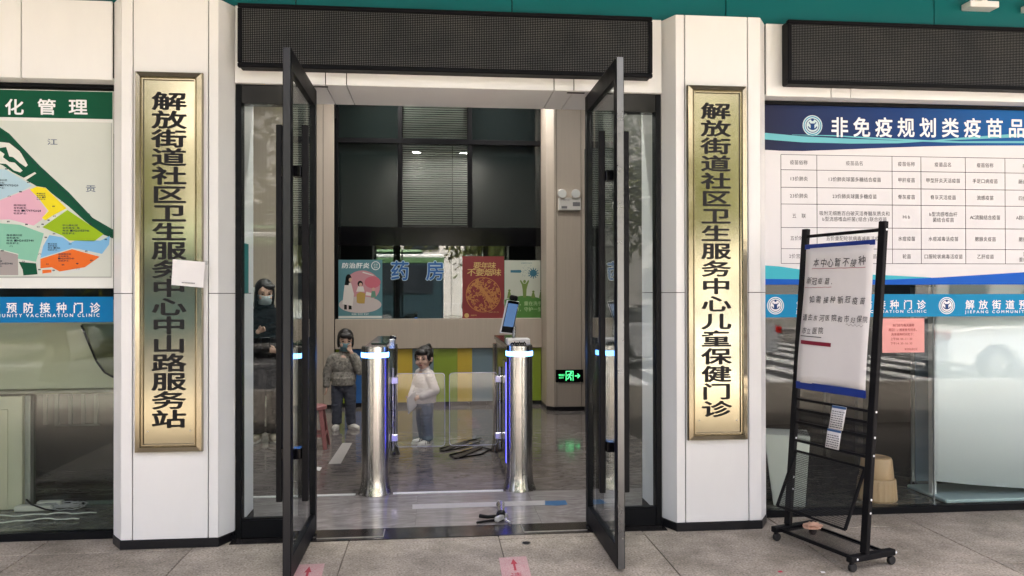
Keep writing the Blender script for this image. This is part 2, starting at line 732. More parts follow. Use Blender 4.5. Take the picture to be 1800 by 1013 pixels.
GRANITE = speckle('flamed_granite', (0.43, 0.378, 0.315), (0.17, 0.145, 0.118), (0.66, 0.59, 0.51), scale=85, stain=0.42)
MARBLE = marble('grey_brown_marble', [(0.25, (0.085, 0.074, 0.072)), (0.5, (0.175, 0.155, 0.15)), (0.72, (0.28, 0.255, 0.25))], 1.5, 0.08)
MARBLE_PALE = marble('pale_grey_marble', [(0.25, (0.16, 0.145, 0.14)), (0.5, (0.27, 0.25, 0.245)), (0.75, (0.40, 0.38, 0.375))], 1.4, 0.09)
MARBLE_BLACK = marble('black_veined_marble', [(0.3, (0.010, 0.009, 0.009)), (0.58, (0.022, 0.020, 0.019)), (0.66, (0.05, 0.045, 0.042)), (0.72, (0.24, 0.22, 0.20)), (0.76, (0.02, 0.02, 0.02))], 3.0, 0.12, 3.0, (1, 2, 1))
WOOD = mat('beige_wood_panel', (0.45, 0.385, 0.32), 0.45, var=0.12, vscale=3, stretch=(14, 14, 0.6), rvar=0.08)
BLACK_M = mat('matt_black', (0.005, 0.005, 0.006), 0.5, spec=0.15)
BLACK_G = mat('gloss_black', (0.003, 0.003, 0.004), 0.12, spec=0.25)
PAPER = mat('white_paper', (0.78, 0.77, 0.76), 0.7, var=0.03, vscale=4)
INK = mat('black_ink', (0.005, 0.005, 0.006), 0.5, spec=0.25)
WHITE_INK = mat('white_vinyl', (0.82, 0.83, 0.84), 0.4)
LED = led_mat('led_matrix')
PLASTER = mat('pale_plaster', (0.62, 0.61, 0.57), 0.8, var=0.05, vscale=3)
SOFFIT = 2.715

# ================================================================ ground
g = MB().box(-60, 60, -7.2, 0.0, -0.30, -0.022).build('ground', mat('paving_beyond', (0.38, 0.33, 0.275), 0.75, var=0.2, vscale=3, bump=0.2, bscale=120))
tag(g, 'beige grey granite forecourt in front of the clinic', kind='structure')
# slabs near the entrance, one by one
sx, sy = 0.885, 0.69
tile_me = None
for i in range(-5, 6):
    for j in range(0, 5):
        if j == 0:
            y1, y0 = -0.006, -0.276
        else:
            y1 = -0.28 - (j - 1) * sy
            y0 = y1 - sy + 0.004
        off = 0.0 if j != 0 else 0.0
        x0 = 1.152 + i * sx + off
        mb = MB()
        dz = random.uniform(-0.0012, 0.0012)
        mb.box(x0, x0 + sx - 0.006, y0 + 0.002, y1, -0.021, dz)
        mb.build('paving_slab', GRANITE, g, bevel=0.0015)
gr = MB().box(-60, 60, -7.2, 0.0, -0.0215, -0.006)
grout = gr.build('mortar_bed', mat('mortar', (0.15, 0.13, 0.105), 0.9, var=0.2, vscale=30), g)

th = MB().box(-1.31, 1.31, -0.215, 0.0, -0.02, 0.004).build('threshold', MARBLE_BLACK, bevel=0.001)
tag(th, 'polished black veined marble threshold strip across the entrance', kind='structure')
# floor-spring cover plates let into the threshold
for sgn in (-1, 1):
    mb = MB().box(sgn * 0.62 - 0.19, sgn * 0.62 + 0.19, -0.17, -0.03, 0.004, 0.0075)
    mb.build('spring_plate', mat('dark_plate', (0.035, 0.03, 0.03), 0.2, metal=0.6, var=0.3, vscale=9), th, bevel=0.001)
    mb = MB().box(sgn * 0.62 - 0.196, sgn * 0.62 + 0.196, -0.176, -0.170, 0.004, 0.0085)
    mb.box(-sgn * -0.62 - sgn * 0.196 - 0.003, -sgn * -0.62 - sgn * 0.196 + 0.003, -0.169, -0.03, 0.004, 0.0085)
    mb.build('spring_plate_trim', mat('worn_metal_trim', (0.5, 0.48, 0.46), 0.35, metal=0.9, var=0.3, vscale=30), th)

# lobby floor in separate polished tiles
fl = MB().box(-3.4, 3.4, 0.0, 5.6, -0.05, -0.003).build('lobby_floor', mat('floor_grout', (0.05, 0.045, 0.04), 0.7))
tag(fl, 'glossy brown grey marble tile floor of the lobby', kind='structure')
ts = 0.8
meP, meD = None, None
for i in range(-5, 4):
    x0 = 0.06 + i * ts - 0.30
    for j in range(-1, 7):
        pale = j < 0
        if pale:
            y0, y1 = 0.002, 0.815
        else:
            y0, y1 = 0.825 + j * ts, 0.825 + (j + 1) * ts - 0.002
        if y0 > 5.3:
            continue
        if x0 < -3.6 or x0 > 3.3:
            continue
        if pale:
            if meP is None:
                o = MB().box(-ts / 2 + 0.001, ts / 2 - 0.001, -(y1 - y0) / 2, (y1 - y0) / 2, -0.003, 0.0).build('floor_tile', MARBLE_PALE)
                meP = o.data
                bpy.data.objects.remove(o)
            piece('floor_tile', meP, (x0 + ts / 2, (y0 + y1) / 2, 0), fl)
        else:
            if meD is None:
                o = MB().box(-ts / 2 + 0.001, ts / 2 - 0.001, -(y1 - y0) / 2, (y1 - y0) / 2, -0.003, 0.0).build('floor_tile', MARBLE)
                meD = o.data
                bpy.data.objects.remove(o)
            piece('floor_tile', meD, (x0 + ts / 2, (y0 + y1) / 2, 0), fl)


# ================================================================ columns
def column(x0, x1, cl, cr, label, j0, j1):
    """x0..x1 front face, cl / cr how far the chamfers run out sideways"""
    YF, YB, YW = -0.24, -0.12, 0.35
    top = 3.175
    xc = (x0 + x1) / 2
    t = thing('entrance_column', label, 'column', (xc, YF, 0), 'white panelled columns beside the entrance')
    g_ = 0.006
    MB().prism([(x0 + .01, YF + .012), (x1 - .01, YF + .012), (x1 + cr - .012, YB + .008), (x1 + cr - .012, YW - .01), (x0 - cl + .012, YW - .01), (x0 - cl + .012, YB + .008)], 0.0, top - 0.01).build('core', BACK, t)
    zs = [(0.052, 1.462), (1.466, top)]
    # front: one tall middle panel and two narrow strips
    MB().box(j0 + g_ / 2, j1 - g_ / 2, YF, YF + 0.02, 0.052, top).build('panel', WHITE, t, bevel=0.0015)
    for a, b in zs:
        MB().box(x0, j0 - g_ / 2, YF, YF + 0.02, a, b).build('panel', WHITE, t, bevel=0.0012)
        MB().box(j1 + g_ / 2, x1, YF, YF + 0.02, a, b).build('panel', WHITE, t, bevel=0.0012)
        MB().prism([(x0 - 0.0015, YF + 0.001), (x0 - 0.0015, YF + 0.02), (x0 - cl + 0.012, YB + 0.012), (x0 - cl, YB)], a, b).build('panel', WHITE, t, bevel=0.001)
        MB().prism([(x1 + 0.0015, YF + 0.001), (x1 + cr, YB), (x1 + cr - 0.012, YB + 0.012), (x1 + 0.0015, YF + 0.02)], a, b).build('panel', WHITE, t, bevel=0.001)
        MB().box(x0 - cl, x0 - cl + 0.012, YB + 0.0125, YW, a, b).build('panel', WHITE, t)
        MB().box(x1 + cr - 0.012, x1 + cr, YB + 0.0125, YW, a, b).build('panel', WHITE, t)
    e = 0.006
    MB().prism([(x0 - e * .5, YF - e), (x1 + e * .5, YF - e), (x1 + cr + e * .6, YB - e * .5), (x1 + cr + e * .6, YW), (x0 - cl - e * .6, YW), (x0 - cl - e * .6, YB - e * .5)], 0.0, 0.050).build('plinth', BASE, t, bevel=0.002)
    return t


CXL0, CXL1, CXR0, CXR1 = -1.902, -1.363, 1.361, 1.900
jl0, jl1 = at(233, 700, Y=-.24).x, at(366, 700, Y=-.24).x
jr0, jr1 = at(1205, 700, Y=-.24).x, at(1316, 700, Y=-.24).x
column(CXL0, CXL1, 0.088, 0.062, 'white panelled column by the map window, longer inscription plaque on it', jl0, jl1)
column(CXR0, CXR1, 0.055, 0.082, 'white panelled column behind the notice stand, shorter inscription plaque on it', jr0, jr1)
XLO, XLI, XRI, XRO = -1.99, -1.301, 1.306, 1.982      # outer / inner faces of the columns


# ================================================================ fascias
def fascia(label, x0, x1, joints, yback):
    t = thing('white_fascia', label, 'fascia', ((x0 + x1) / 2, -0.14, SOFFIT), 'white metal fascias above the glazing')
    MB().box(x0 + .004, x1 - .004, -0.128, yback - 0.01, SOFFIT + 0.012, 3.16).build('backing', BACK, t)
    xs = [x0] + joints + [x1]
    for a, b in zip(xs[:-1], xs[1:]):
        MB().box(a + 0.003, b - 0.003, -0.14, -0.125, SOFFIT, 3.175).build('panel', WHITE, t, bevel=0.001)
        MB().box(a + 0.003, b - 0.003, -0.1245, yback, SOFFIT, SOFFIT + 0.014).build('soffit_panel', WHITE, t)
    return t


jx = lambda px, py: at(px, py, Y=-.14).x
fascia('white fascia above the map window, at the edge beside the column', -3.6, XLO - 0.001, [jx(37, 120)], -0.03)
fa = fascia('white fascia and soffit above the glass entrance doors', XLI + 0.002, XRI - 0.002, [jx(572, 151), jx(609, 151), jx(974, 160), jx(1009, 162)], 0.345)
fascia('white fascia above the vaccine chart window', XRO + 0.001, 5.0, [jx(1461, 160), jx(1495, 160)], -0.03)
for px in (560, 1020):
    c = at(px, 152, Z=SOFFIT)
    MB().box(c.x - 0.055, c.x + 0.055, -0.11, -0.095, SOFFIT - 0.004, SOFFIT - 0.0002).build('door_stop_slot', BACK, fa)

# teal signboard above, with raised letters
tb = thing('teal_signboard', 'teal panelled signboard above the white fascia, with raised white letters', 'signboard', (0.8, -0.10, 3.18))
MB().box(-4.0, 5.2, -0.085, 0.2, 3.18, 4.28).build('backing', BACK, tb)
tj = [-4.0, at(130, -20, Y=-.1).x, at(520, 4, Y=-.1).x, at(900, 8, Y=-.1).x, at(1276, 15, Y=-.1).x, at(1642, 20, Y=-.1).x, 5.2]
for a, b in zip(tj[:-1], tj[1:]):
    MB().box(a + .003, b - .003, -0.10, -0.0855, 3.18, 3.695).build('panel', TEAL, tb, bevel=0.001)
lx = at(1708, 0, Y=-.2).x
mb = MB()
for k in range(3):
    a = lx + k * 0.42
    mb.box(a, a + 0.20, -0.19, -0.1002, 3.315, 3.355).box(a + 0.08, a + 0.12, -0.19, -0.1002, 3.3555, 3.60).box(a - 0.04, a + 0.25, -0.19, -0.1002, 3.6005, 3.64)
mb.build('raised_letter', mat('white_acrylic', (0.8, 0.8, 0.78), 0.35), tb, bevel=0.003)

# overhang out of view, lowered and darkened to shade the facade top
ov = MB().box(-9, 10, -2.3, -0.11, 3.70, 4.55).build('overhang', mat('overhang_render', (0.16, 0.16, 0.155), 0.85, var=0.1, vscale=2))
tag(ov, 'overhang inferred out of view, lowered and darkened to shade the facade top', kind='structure')
rs = MB().box(-9, 10, -0.109, 12, 4.29, 4.55).build('roof_slab', PLASTER)  # unseen roof, added to stop sun and sky leaking into the rooms
tag(rs, 'unseen flat roof slab added to keep sun and sky light out of the rooms', kind='structure')
uw = MB().box(-9, 10, -2.3, 12, 4.551, 4.75).build('low_parapet', PLASTER)  # unseen, cut down to a thin slab so sun reaches the forecourt
tag(uw, 'thin unseen parapet slab, kept low so the sun reaches the forecourt', kind='structure')


for nm, args, lb in (('rear_wall', (-9, 10, 11.7, 12, 0, 4.289), 'unseen rear wall added to keep sky light out of the clinic'), ('end_wall', (-9, -8.7, 0.1, 11.699, 0, 4.289), 'unseen end wall past the map window, added against stray sky light'),
                     ('end_wall', (9.7, 10, 0.1, 11.699, 0, 4.289), 'unseen end wall past the chart window, added against stray sky light'), ('front_wall', (-8.699, -3.61, -0.1, 0.2, 0, 4.289), 'unseen front wall beyond the map window, closing out stray light'), ('front_wall', (5.01, 9.699, -0.1, 0.2, 0, 4.289), 'unseen front wall beyond the chart window, closing out stray light')):
    tag(MB().box(*args).build(nm, PLASTER), lb, kind='structure')  # unseen outer shell, added to keep stray sky light out of the rooms


# ================================================================ led signs
def led_sign(label, x0, x1, z0, z1):
    t = thing('led_sign', label, 'LED sign', ((x0 + x1) / 2, -0.14, z0), 'dark LED matrix signs under the teal board')
    b = 0.026
    # tapered housing with a frame round the screen
    yb, yf = -0.1415, -0.24
    mb = MB().box(x0 + .003, x1 - .003, yf + 0.02, yb, z0 + .003, z1 - .003)
    mb.build('housing', mat('led_housing', (0.004, 0.0045, 0.006), 0.5, spec=0.1), t, bevel=0.008)
    for (a, c, d, e, nm) in ((x0, x1, z0, z0 + b, 0), (x0, x1, z1 - b, z1, 0), (x0, x0 + b, z0 + b + .0005, z1 - b - .0005, 1), (x1 - b, x1, z0 + b + .0005, z1 - b - .0005, 1)):
        MB().box(a, c, yf, yf + 0.03, d, e).build('frame_bar', MATS['led_housing'], t, bevel=0.005)
    MB().box(x0 + b, x1 - b, yf + 0.012, yf + 0.019, z0 + b, z1 - b).build('screen', LED, t)
    return t


led_sign('dark LED matrix sign over the entrance doors', -1.258, 1.217, 2.783, 3.158)
led_sign('dark LED matrix sign over the vaccine chart window', 2.082, 4.9, 2.768, 3.172)


# ================================================================ plaques
def frame_ring(mb, x0, x1, z0, z1, y, prof):
    """mitred picture frame; prof = (inset, proud) pairs from the outside in"""
    rings = []
    for ins, pr in prof:
        rings.append([Vector((a, y - pr, c)) for a, c in ((x0 + ins, z0 + ins), (x1 - ins, z0 + ins), (x1 - ins, z1 - ins), (x0 + ins, z1 - ins))])
    vs = [q for r_ in rings for q in r_]
    fs = []
    for k in range(len(rings) - 1):
        for i in range(4):
            fs.append((k * 4 + i, k * 4 + (i + 1) % 4, (k + 1) * 4 + (i + 1) % 4, (k + 1) * 4 + i))
    mb.add(vs, fs)
    return mb


def plaque(label, x0, x1, z0, z1, string, cx, cw, ztop, pitch, ch):
    Y = -0.2405
    t = thing('inscribed_plaque', label, 'plaque', ((x0 + x1) / 2, Y, z0), 'metal inscription plaques on the columns')
    mb = frame_ring(MB(), x0, x1, z0, z1, Y, [(0, 0), (0, 0.022), (0.004, 0.030), (0.030, 0.034), (0.036, 0.026), (0.040, 0.030), (0.046, 0.030), (0.050, 0.018)])
    mb.build('frame', GOLDF, t, smooth=False)
    MB().box(x0 + 0.045, x1 - 0.045, Y - 0.018, Y, z0 + 0.045, z1 - 0.045).build('plate', GOLD, t)
    p = Print(Y - 0.018)
    for i, c in enumerate(string):
        p.text('character', c, cx - cw / 2, ztop - i * pitch - ch, cw, ch, bold=0.024, lift=0.0015, res=5, each=True)
    p.flush(t, {'character': INK})
    for a in (x0 + 0.07, x1 - 0.07):
        MB().cyl((a, Y - 0.018, z0 + 0.12), (a, Y - 0.021, z0 + 0.12), 0.004, n=10).build('fixing_screw', SATIN, t)
    return t


zt = at(297, 162, Y=-.26).z
zb = at(297, 757, Y=-.26).z
S1 = '解放街道社区卫生服务中心中山路服务站'
pit = (zt - zb - 0.118) / (len(S1) - 1)
cxl = at(297, 450, Y=-.26).x
plaque('tall brass plaque with eighteen black characters on the column by the map', -1.819, -1.445, 0.555, 2.735, S1, cxl, 0.190, zt, pit, 0.104)
zt = at(1259, 181, Y=-.26).z
zb = at(1259, 737, Y=-.26).z
S2 = '解放街道社区卫生服务中心儿童保健门诊'
pit = (zt - zb - 0.112) / (len(S2) - 1)
plaque('tall brass plaque with black characters on the column beside the notice stand', 1.426, 1.804, 0.558, 2.738, S2, at(1259, 450, Y=-.26).x, 0.187, zt, pit, 0.100)

# paper notice taped over the first plaque (its printed code is left off)
pn = thing('taped_paper', 'small white paper sheet taped across the tall brass plaque', 'paper', tuple(at(334, 500, Y=-.275)))
a, b, c, d = (at(*q, Y=-.276) for q in ((304, 456), (361, 461), (358, 506), (302, 501)))
dpt = (-0.2790, -0.2755, -0.2760, -0.2835)
sh = MB().add([(q_.x, y_, q_.z) for q_, y_ in zip((a, b, c, d), dpt)] + [(q_.x, y_ + .0007, q_.z) for q_, y_ in zip((a, b, c, d), dpt)], [(0, 1, 2, 3), (7, 6, 5, 4), (0, 4, 5, 1), (1, 5, 6, 2), (2, 6, 7, 3), (3, 7, 4, 0)]).build('sheet', PAPER, pn)
pm = MB()
for k in range(9):
    x_ = at(320 + k * 2.6, 498, Y=-.28).x
    z_ = at(330, 498 + k * .15, Y=-.28).z
    pm.add([(x_, -0.2845, z_), (x_ + .0065, -0.2845, z_), (x_ + .0065, -0.2845, z_ + .0055), (x_, -0.2845, z_ + .0055)], [(0, 1, 2, 3)])
pm.build('small_print', mat('faint_print', (0.12, 0.12, 0.12), 0.6), pn)['kind'] = 'stuff'
tp = [at(*q, Y=-.272) for q in ((357, 458), (367, 459), (366, 466), (357, 465))]
MB().add([(q.x, -0.2745, q.z) for q in tp], [(0, 1, 2, 3)]).build('tape', glass('clear_tape', (0.93, 0.93, 0.92), 0.05), pn).modifiers.new('s', 'SOLIDIFY').thickness = 0.0006

# ================================================================ entrance frame with side lights
ef = thing('entrance_frame', 'black metal frame with glass side lights around the entrance doors', 'frame', (0, -0.06, 0))
y0, y1 = -0.115, -0.035
for s_ in (-1, 1):
    xo = XLI + 0.002 if s_ < 0 else XRI - 0.002
    xi = s_ * 0.90
    lo, hi = min(xo, xi), max(xo, xi)
    MB().box(lo, lo + 0.034, y0, y1, 0.0042, SOFFIT - .001).build('stile', FRAME, ef, bevel=0.002)
    MB().box(hi - 0.034, hi, y0, y1, 0.0042, SOFFIT - .001).build('stile', FRAME, ef, bevel=0.002)
    MB().box(lo + .0345, hi - .0345, y0 + .002, y1, 0.0042, 0.108).build('bottom_rail', FRAME, ef, bevel=0.002)
    MB().box(lo + .0345, hi - .0345, y0 + .002, y1, 2.600, SOFFIT - .001).build('transom_panel', BLACK_G, ef, bevel=0.002)
    MB().box(lo + .0345, hi - .0345, -0.078, -0.068, 0.1085, 2.5995).build('side_light', GLASS_SIDE, ef)
    MB().box(lo + .0345, hi - .0345, y0 + .012, y0 + .024, 0.1085, 0.117).build('glazing_bead', FRAME, ef)
tl = at(431, 470, Y=-.06)


# ================================================================ glass doors, both swung out square to the front
def door(sx, label, edge_mat):
    t = thing('glass_door', label, 'door', (sx * 0.857, -0.03, 0), 'pair of glass entrance doors')
    x0, x1 = (sx * 0.857 - 0.021, sx * 0.857 + 0.021)
    yf, yh = -0.878, -0.028
    z0, z1 = 0.014, 2.706
    MB().box(x0, x1, yf, yf + 0.062, z0, z1).build('stile', FRAME, t, bevel=0.002)
    MB().box(x0, x1, yh - 0.062, yh, z0, z1).build('stile', FRAME, t, bevel=0.002)
    MB().box(x0 + .001, x1 - .001, yf + .0625, yh - .0625, z1 - 0.105, z1).build('top_rail', FRAME, t, bevel=0.002)
    MB().box(x0 + .001, x1 - .001, yf + .0625, yh - .0625, z0, z0 + 0.112).build('bottom_rail', FRAME, t, bevel=0.002)
    MB().box(x0 + .004, x1 - .004, yf - 0.0025, yf - 0.0002, z0 + .002, z1 - .002).build('edge_strip', edge_mat, t)
    MB().box(sx * 0.857 - .004, sx * 0.857 + .004, yf + .0625, yh - .0625, z0 + .1125, z1 - .1055).build('pane', GLASS, t)
    for s2 in (-1, 1):
        hx = sx * 0.857 + s2 * 0.066
        h = MB().box(hx - 0.016, hx + 0.016, -0.74, -0.705, 0.377, 2.345).build('pull_handle', BLACK_M, t, bevel=0.004)
        for z in (0.63, 2.10):
            a, b = sorted((sx * 0.857 + s2 * 0.0045, sx * 0.857 + s2 * 0.0495))
            MB().box(a, b, -0.765, -0.69, z - 0.028, z + 0.028).build('standoff', BLACK_G, h, bevel=0.003)
    for z in (0.05, 2.66):
        MB().cyl((sx * 0.857, yh - 0.03, z - 0.03), (sx * 0.857, yh - 0.03, z + 0.055 if z > 1 else z - 0.045), 0.012, n=12).build('pivot', SATIN, t)
    return t


door(-1, 'open glass door with black frame beside the map column', mat('dark_edge_strip', (0.03, 0.031, 0.034), 0.3, metal=0.6, var=0.1, vscale=6))
door(1, 'open glass door with grey metal edge beside the vaccine window column', mat('grey_door_edge', (0.17, 0.175, 0.18), 0.3, metal=0.9, var=0.12, vscale=6, rvar=0.06))


# ================================================================ shop windows
def window(label, x0, x1, mull, zt):
    t = thing('shop_window', label, 'window', ((x0 + x1) / 2, 0, 0), 'large glass shop windows beside the entrance')
    MB().box(x0, x1, -0.03, 0.03, 0.0, 0.045).build('bottom_rail', FRAME, t, bevel=0.003)
    MB().box(x0, x1, -0.0285, 0.03, zt, SOFFIT - 0.002).build('top_rail', FRAME, t, bevel=0.003)
    MB().box(x0, x0 + 0.012, -0.02, 0.02, 0.0455, zt - .0005).build('stile', FRAME, t)
    MB().box(x1 - 0.012, x1, -0.02, 0.02, 0.0455, zt - .0005).build('stile', FRAME, t)
    xs = [x0 + 0.013] + mull + [x1 - 0.013]
    for a, b in zip(xs[:-1], xs[1:]):
        MB().box(a + 0.002, b - 0.002, -0.005, 0.005, 0.0455, zt - .0005).build('pane', GLASS, t)
    for a in mull:
        MB().box(a - 0.002, a + 0.002, -0.007, 0.007, 0.0455, zt - .0005).build('silicone_joint', mat('silicone', (0.25, 0.28, 0.28), 0.4), t)
    return t


window('shop window with the coloured community map behind its glass', -3.6, XLO + 0.002, [], 2.69)
window('shop window with the vaccine chart and blue clinic banner', XRO - 0.002, 5.0, [3.2], 2.69)

YP = -0.0115      # printed vinyl on the street side of the glass
q = lambda px, py: at(px, py, Y=YP)


def qq(px, py):
    v = q(px, py)
    return (v.x, v.z)


# ---------------------------------------------------------------- map poster
mp_ = thing('map_poster', 'community map poster with green header and coloured districts in the window', 'poster', (-2.7, YP, 1.5))
xr = q(199, 400).x
MB().box(-3.5, xr, YP, YP + 0.004, q(100, 507).z, q(100, 159).z).build('backing_board', mat('poster_white', (0.74, 0.76, 0.72), 0.5), mp_)
p = Print(YP)
P2 = {'green_header': mat('header_green', (0.002, 0.075, 0.035), 0.45), 'header_lettering': WHITE_INK, 'map_sheet': mat('map_pale', (0.60, 0.64, 0.58), 0.5, var=0.05, vscale=2),
      'border_line': mat('grey_line', (0.25, 0.26, 0.26), 0.6), 'park': mat('map_green', (0.003, 0.075, 0.035), 0.5), 'islet': mat('map_cream', (0.70, 0.72, 0.66), 0.5),
      'district_blue': mat('map_sky', (0.42, 0.60, 0.68), 0.5), 'district_pink': mat('map_pink', (0.72, 0.42, 0.52), 0.5), 'district_yellow': mat('map_yellow', (0.80, 0.68, 0.02), 0.5),
      'district_lime': mat('map_lime', (0.30, 0.47, 0.012), 0.5), 'district_mint': mat('map_mint', (0.23, 0.52, 0.38), 0.5), 'district_azure': mat('map_azure', (0.20, 0.46, 0.72), 0.5),
      'district_orange': mat('map_orange', (0.74, 0.15, 0.022), 0.5), 'district_grey': mat('map_grey', (0.35, 0.32, 0.31), 0.5), 'map_lettering': mat('map_ink', (0.02, 0.03, 0.05), 0.5), 'river_lettering': mat('river_ink', (0.04, 0.08, 0.16), 0.5)}
p.rect('green_header', -3.5, xr - 0.004, q(100, 208).z, q(100, 160).z, 0.001)
for s_, a in (('家', -103), ('庭', -47), ('化', 9), ('管', 66), ('理', 121)):
    x_, z_ = qq(a, 202)
    p.text('header_lettering', s_, x_, z_, q(a + 33, 202).x - x_, q(a, 174).z - z_, bold=0.02, lift=0.002, res=4, each=True)
p.rect('map_sheet', -3.5, xr - 0.008, q(100, 489).z, q(100, 214).z, 0.001)
x_ = xr - 0.012
p.rect('border_line', x_, x_ + 0.003, q(100, 488).z, q(100, 215).z, 0.0015)
p.rect('border_line', -3.5, x_, q(100, 488).z, q(100, 486.6).z, 0.0015)
zz = lambda a, b: qq(a / 3.619, 220 + b / 3.619)
Z_ = lambda pts: [zz(*t_) for t_ in pts]
p.poly('park', Z_([(-60, -20), (0, 15), (60, 55), (130, 130), (260, 265), (440, 430), (590, 590), (720, 665), (720, 722), (640, 690), (540, 610), (440, 520), (330, 435), (290, 398), (235, 390), (165, 350), (150, 335), (80, 300), (20, 258), (-60, 225)]), 0.0015)
p.poly('islet', Z_([(-60, 100), (0, 108), (60, 115), (130, 170), (178, 255), (165, 268), (125, 240), (85, 205), (60, 200), (40, 140), (-20, 150), (30, 185), (20, 205), (60, 235), (95, 240), (145, 290), (130, 302), (90, 290), (40, 248), (-60, 240)]), 0.002)
p.poly('islet', Z_([(150, 338), (222, 300), (232, 308), (165, 352)]), 0.002)
# stepped river wall
zg = [(10, 70), (45, 85), (40, 100), (85, 110), (90, 135), (130, 150), (130, 175), (170, 185), (165, 205), (210, 215), (205, 240), (240, 250), (240, 275), (285, 290), (280, 315), (330, 335), (330, 360), (375, 385), (375, 405), (420, 425), (420, 450), (470, 470), (470, 495), (520, 520), (525, 545), (570, 565), (580, 590), (640, 625), (700, 680)]
p.stroke('map_lettering', Z_(zg), 0.0022, 0.0022)
p.poly('district_blue', Z_([(-60, 285), (0, 280), (40, 285), (205, 385), (160, 410), (0, 475), (-60, 490)]), 0.0018)
p.poly('district_pink', Z_([(-60, 500), (0, 480), (190, 405), (215, 435), (300, 545), (270, 600), (215, 640), (60, 600), (-60, 605)]), 0.0018)
p.poly('district_yellow', Z_([(190, 410), (235, 392), (290, 400), (425, 530), (330, 580), (290, 608), (268, 590), (310, 548), (250, 470)]), 0.002)
p.poly('district_lime', Z_([(430, 540), (660, 695), (600, 740), (440, 735), (400, 705), (270, 650)]), 0.0018)
p.poly('district_mint', Z_([(-60, 620), (0, 625), (130, 635), (280, 690), (230, 870), (115, 850), (118, 820), (0, 790), (-60, 780)]), 0.0018)
p.poly('district_azure', Z_([(315, 700), (400, 715), (450, 750), (480, 735), (640, 735), (700, 705), (695, 760), (650, 820), (560, 800), (460, 783), (258, 845), (275, 770)]), 0.0018)
p.poly('district_orange', Z_([(258, 852), (460, 790), (635, 838), (540, 905), (380, 932), (330, 905), (258, 912)]), 0.0018)
p.poly('district_orange', Z_([(270, 922), (328, 920), (328, 938), (270, 945)]), 0.0018)
p.poly('district_grey', Z_([(-60, 790), (0, 795), (115, 825), (117, 955), (-60, 955)]), 0.0018)
p.poly('park', Z_([(120, 870), (230, 880), (240, 950), (150, 957), (145, 920)]), 0.0018)
for s_, a, b, c, d in (('江', 300, 88, 368, 127), ('贡', 545, 382, 612, 427)):
    u, v = zz(a, d)
    u2_, v2_ = zz(c, b)
    p.text('river_lettering', s_, u, v, u2_ - u, v2_ - v, bold=0.005, lift=0.002, res=4, each=True)
blocks = [(-30, 345, 11.5, ['山路社区', '科医生：', '话：18779792020', '区护士：']), (88, 505, 12, ['西河社区', '全科医生：', '电话：18779792028', '社区护士：']),
          (234, 432, 8.5, ['厚德社区', '全科医生：', '电话：137', '社区护士：']), (398, 632, 12, ['中山路社区', '全科医生：张', '电话：13426055946', '社区护士：']),
          (42, 695, 12, ['海会路社区', '全科医生：', '电话：13426055940', '社区护士：']), (305, 752, 9, ['章江社区', '全科医生：', '电话：13426', '社区护士：']),
          (372, 816, 10, ['建国路社区', '全科医生：', '13426055940', '社区护士：']), (-30, 845, 11, ['社区', '：张医', '13426055946', '：护士'])]
for (a, b, h_, lines) in blocks:
    for i, s_ in enumerate(lines):
        u, v = zz(a, b + i * h_ * 1.42 + h_)
        hh = h_ / 3.619 * 0.00352
        xx = u
        for ch in s_:
            wd_ = hh * (1.55 if ord(ch) > 0x2000 else 0.85)
            if ch == '：':
                wd_ = hh * 0.8
            p.text('map_lettering', ch, xx, v, wd_ * .95, hh, bold=0.02, lift=0.0026, res=1, fit=ord(ch) < 0x2000)
            xx += wd_
for (a, b) in [(285, 398), (57, 455), (130, 425), (52, 615), (168, 633), (242, 648), (345, 580), (308, 606), (270, 632), (343, 693), (290, 715), (445, 757), (252, 822), (150, 868), (395, 485), (575, 630), (250, 920), (340, 925), (495, 915), (548, 803), (580, 862), (672, 728), (40, 280), (180, 366), (15, 800), (490, 882), (400, 890), (300, 885), (340, 518), (70, 772)]:
    u, v = zz(a, b)
    p.text('map_lettering', random.choice('路街巷门口桥'), u - .006, v - .004, 0.016, 0.0085, bold=0.03, lift=0.0026, res=1)
p.flush(mp_, P2)

# ---------------------------------------------------------------- blue banners on the glass
BLUE = mat('banner_blue', (0.0, 0.165, 0.40), 0.4, var=0.05, vscale=3)


def emblem(p, px, py, r, kr='emblem_ring', kd='emblem_figure'):
    """round badge: white ring, a figure with raised arms over a small book"""
    u, v = qq(px, py)
    p.disc(kr, u, v, r, 0.0012)
    p.ring('emblem_lettering', u, v, r * 0.80, r * 0.90, 0.0018, 40)
    p.ring(kd, u, v, r * 0.62, r * 0.69, 0.0018)
    p.disc(kd, u, v + r * 0.56, r * 0.14, 0.002)
    p.rect(kd, u - r * 0.19, u + r * 0.19, v - r * 0.36, v + r * 0.20, 0.002)
    p.ring(kd, u, v + r * 0.10, r * 0.42, r * 0.54, 0.0022, 18, math.pi * 1.13, math.pi * 1.87)
    p.ring(kd, u, v + r * 0.42, r * 0.30, r * 0.40, 0.0022, 14, math.pi * 1.08, math.pi * 1.92)


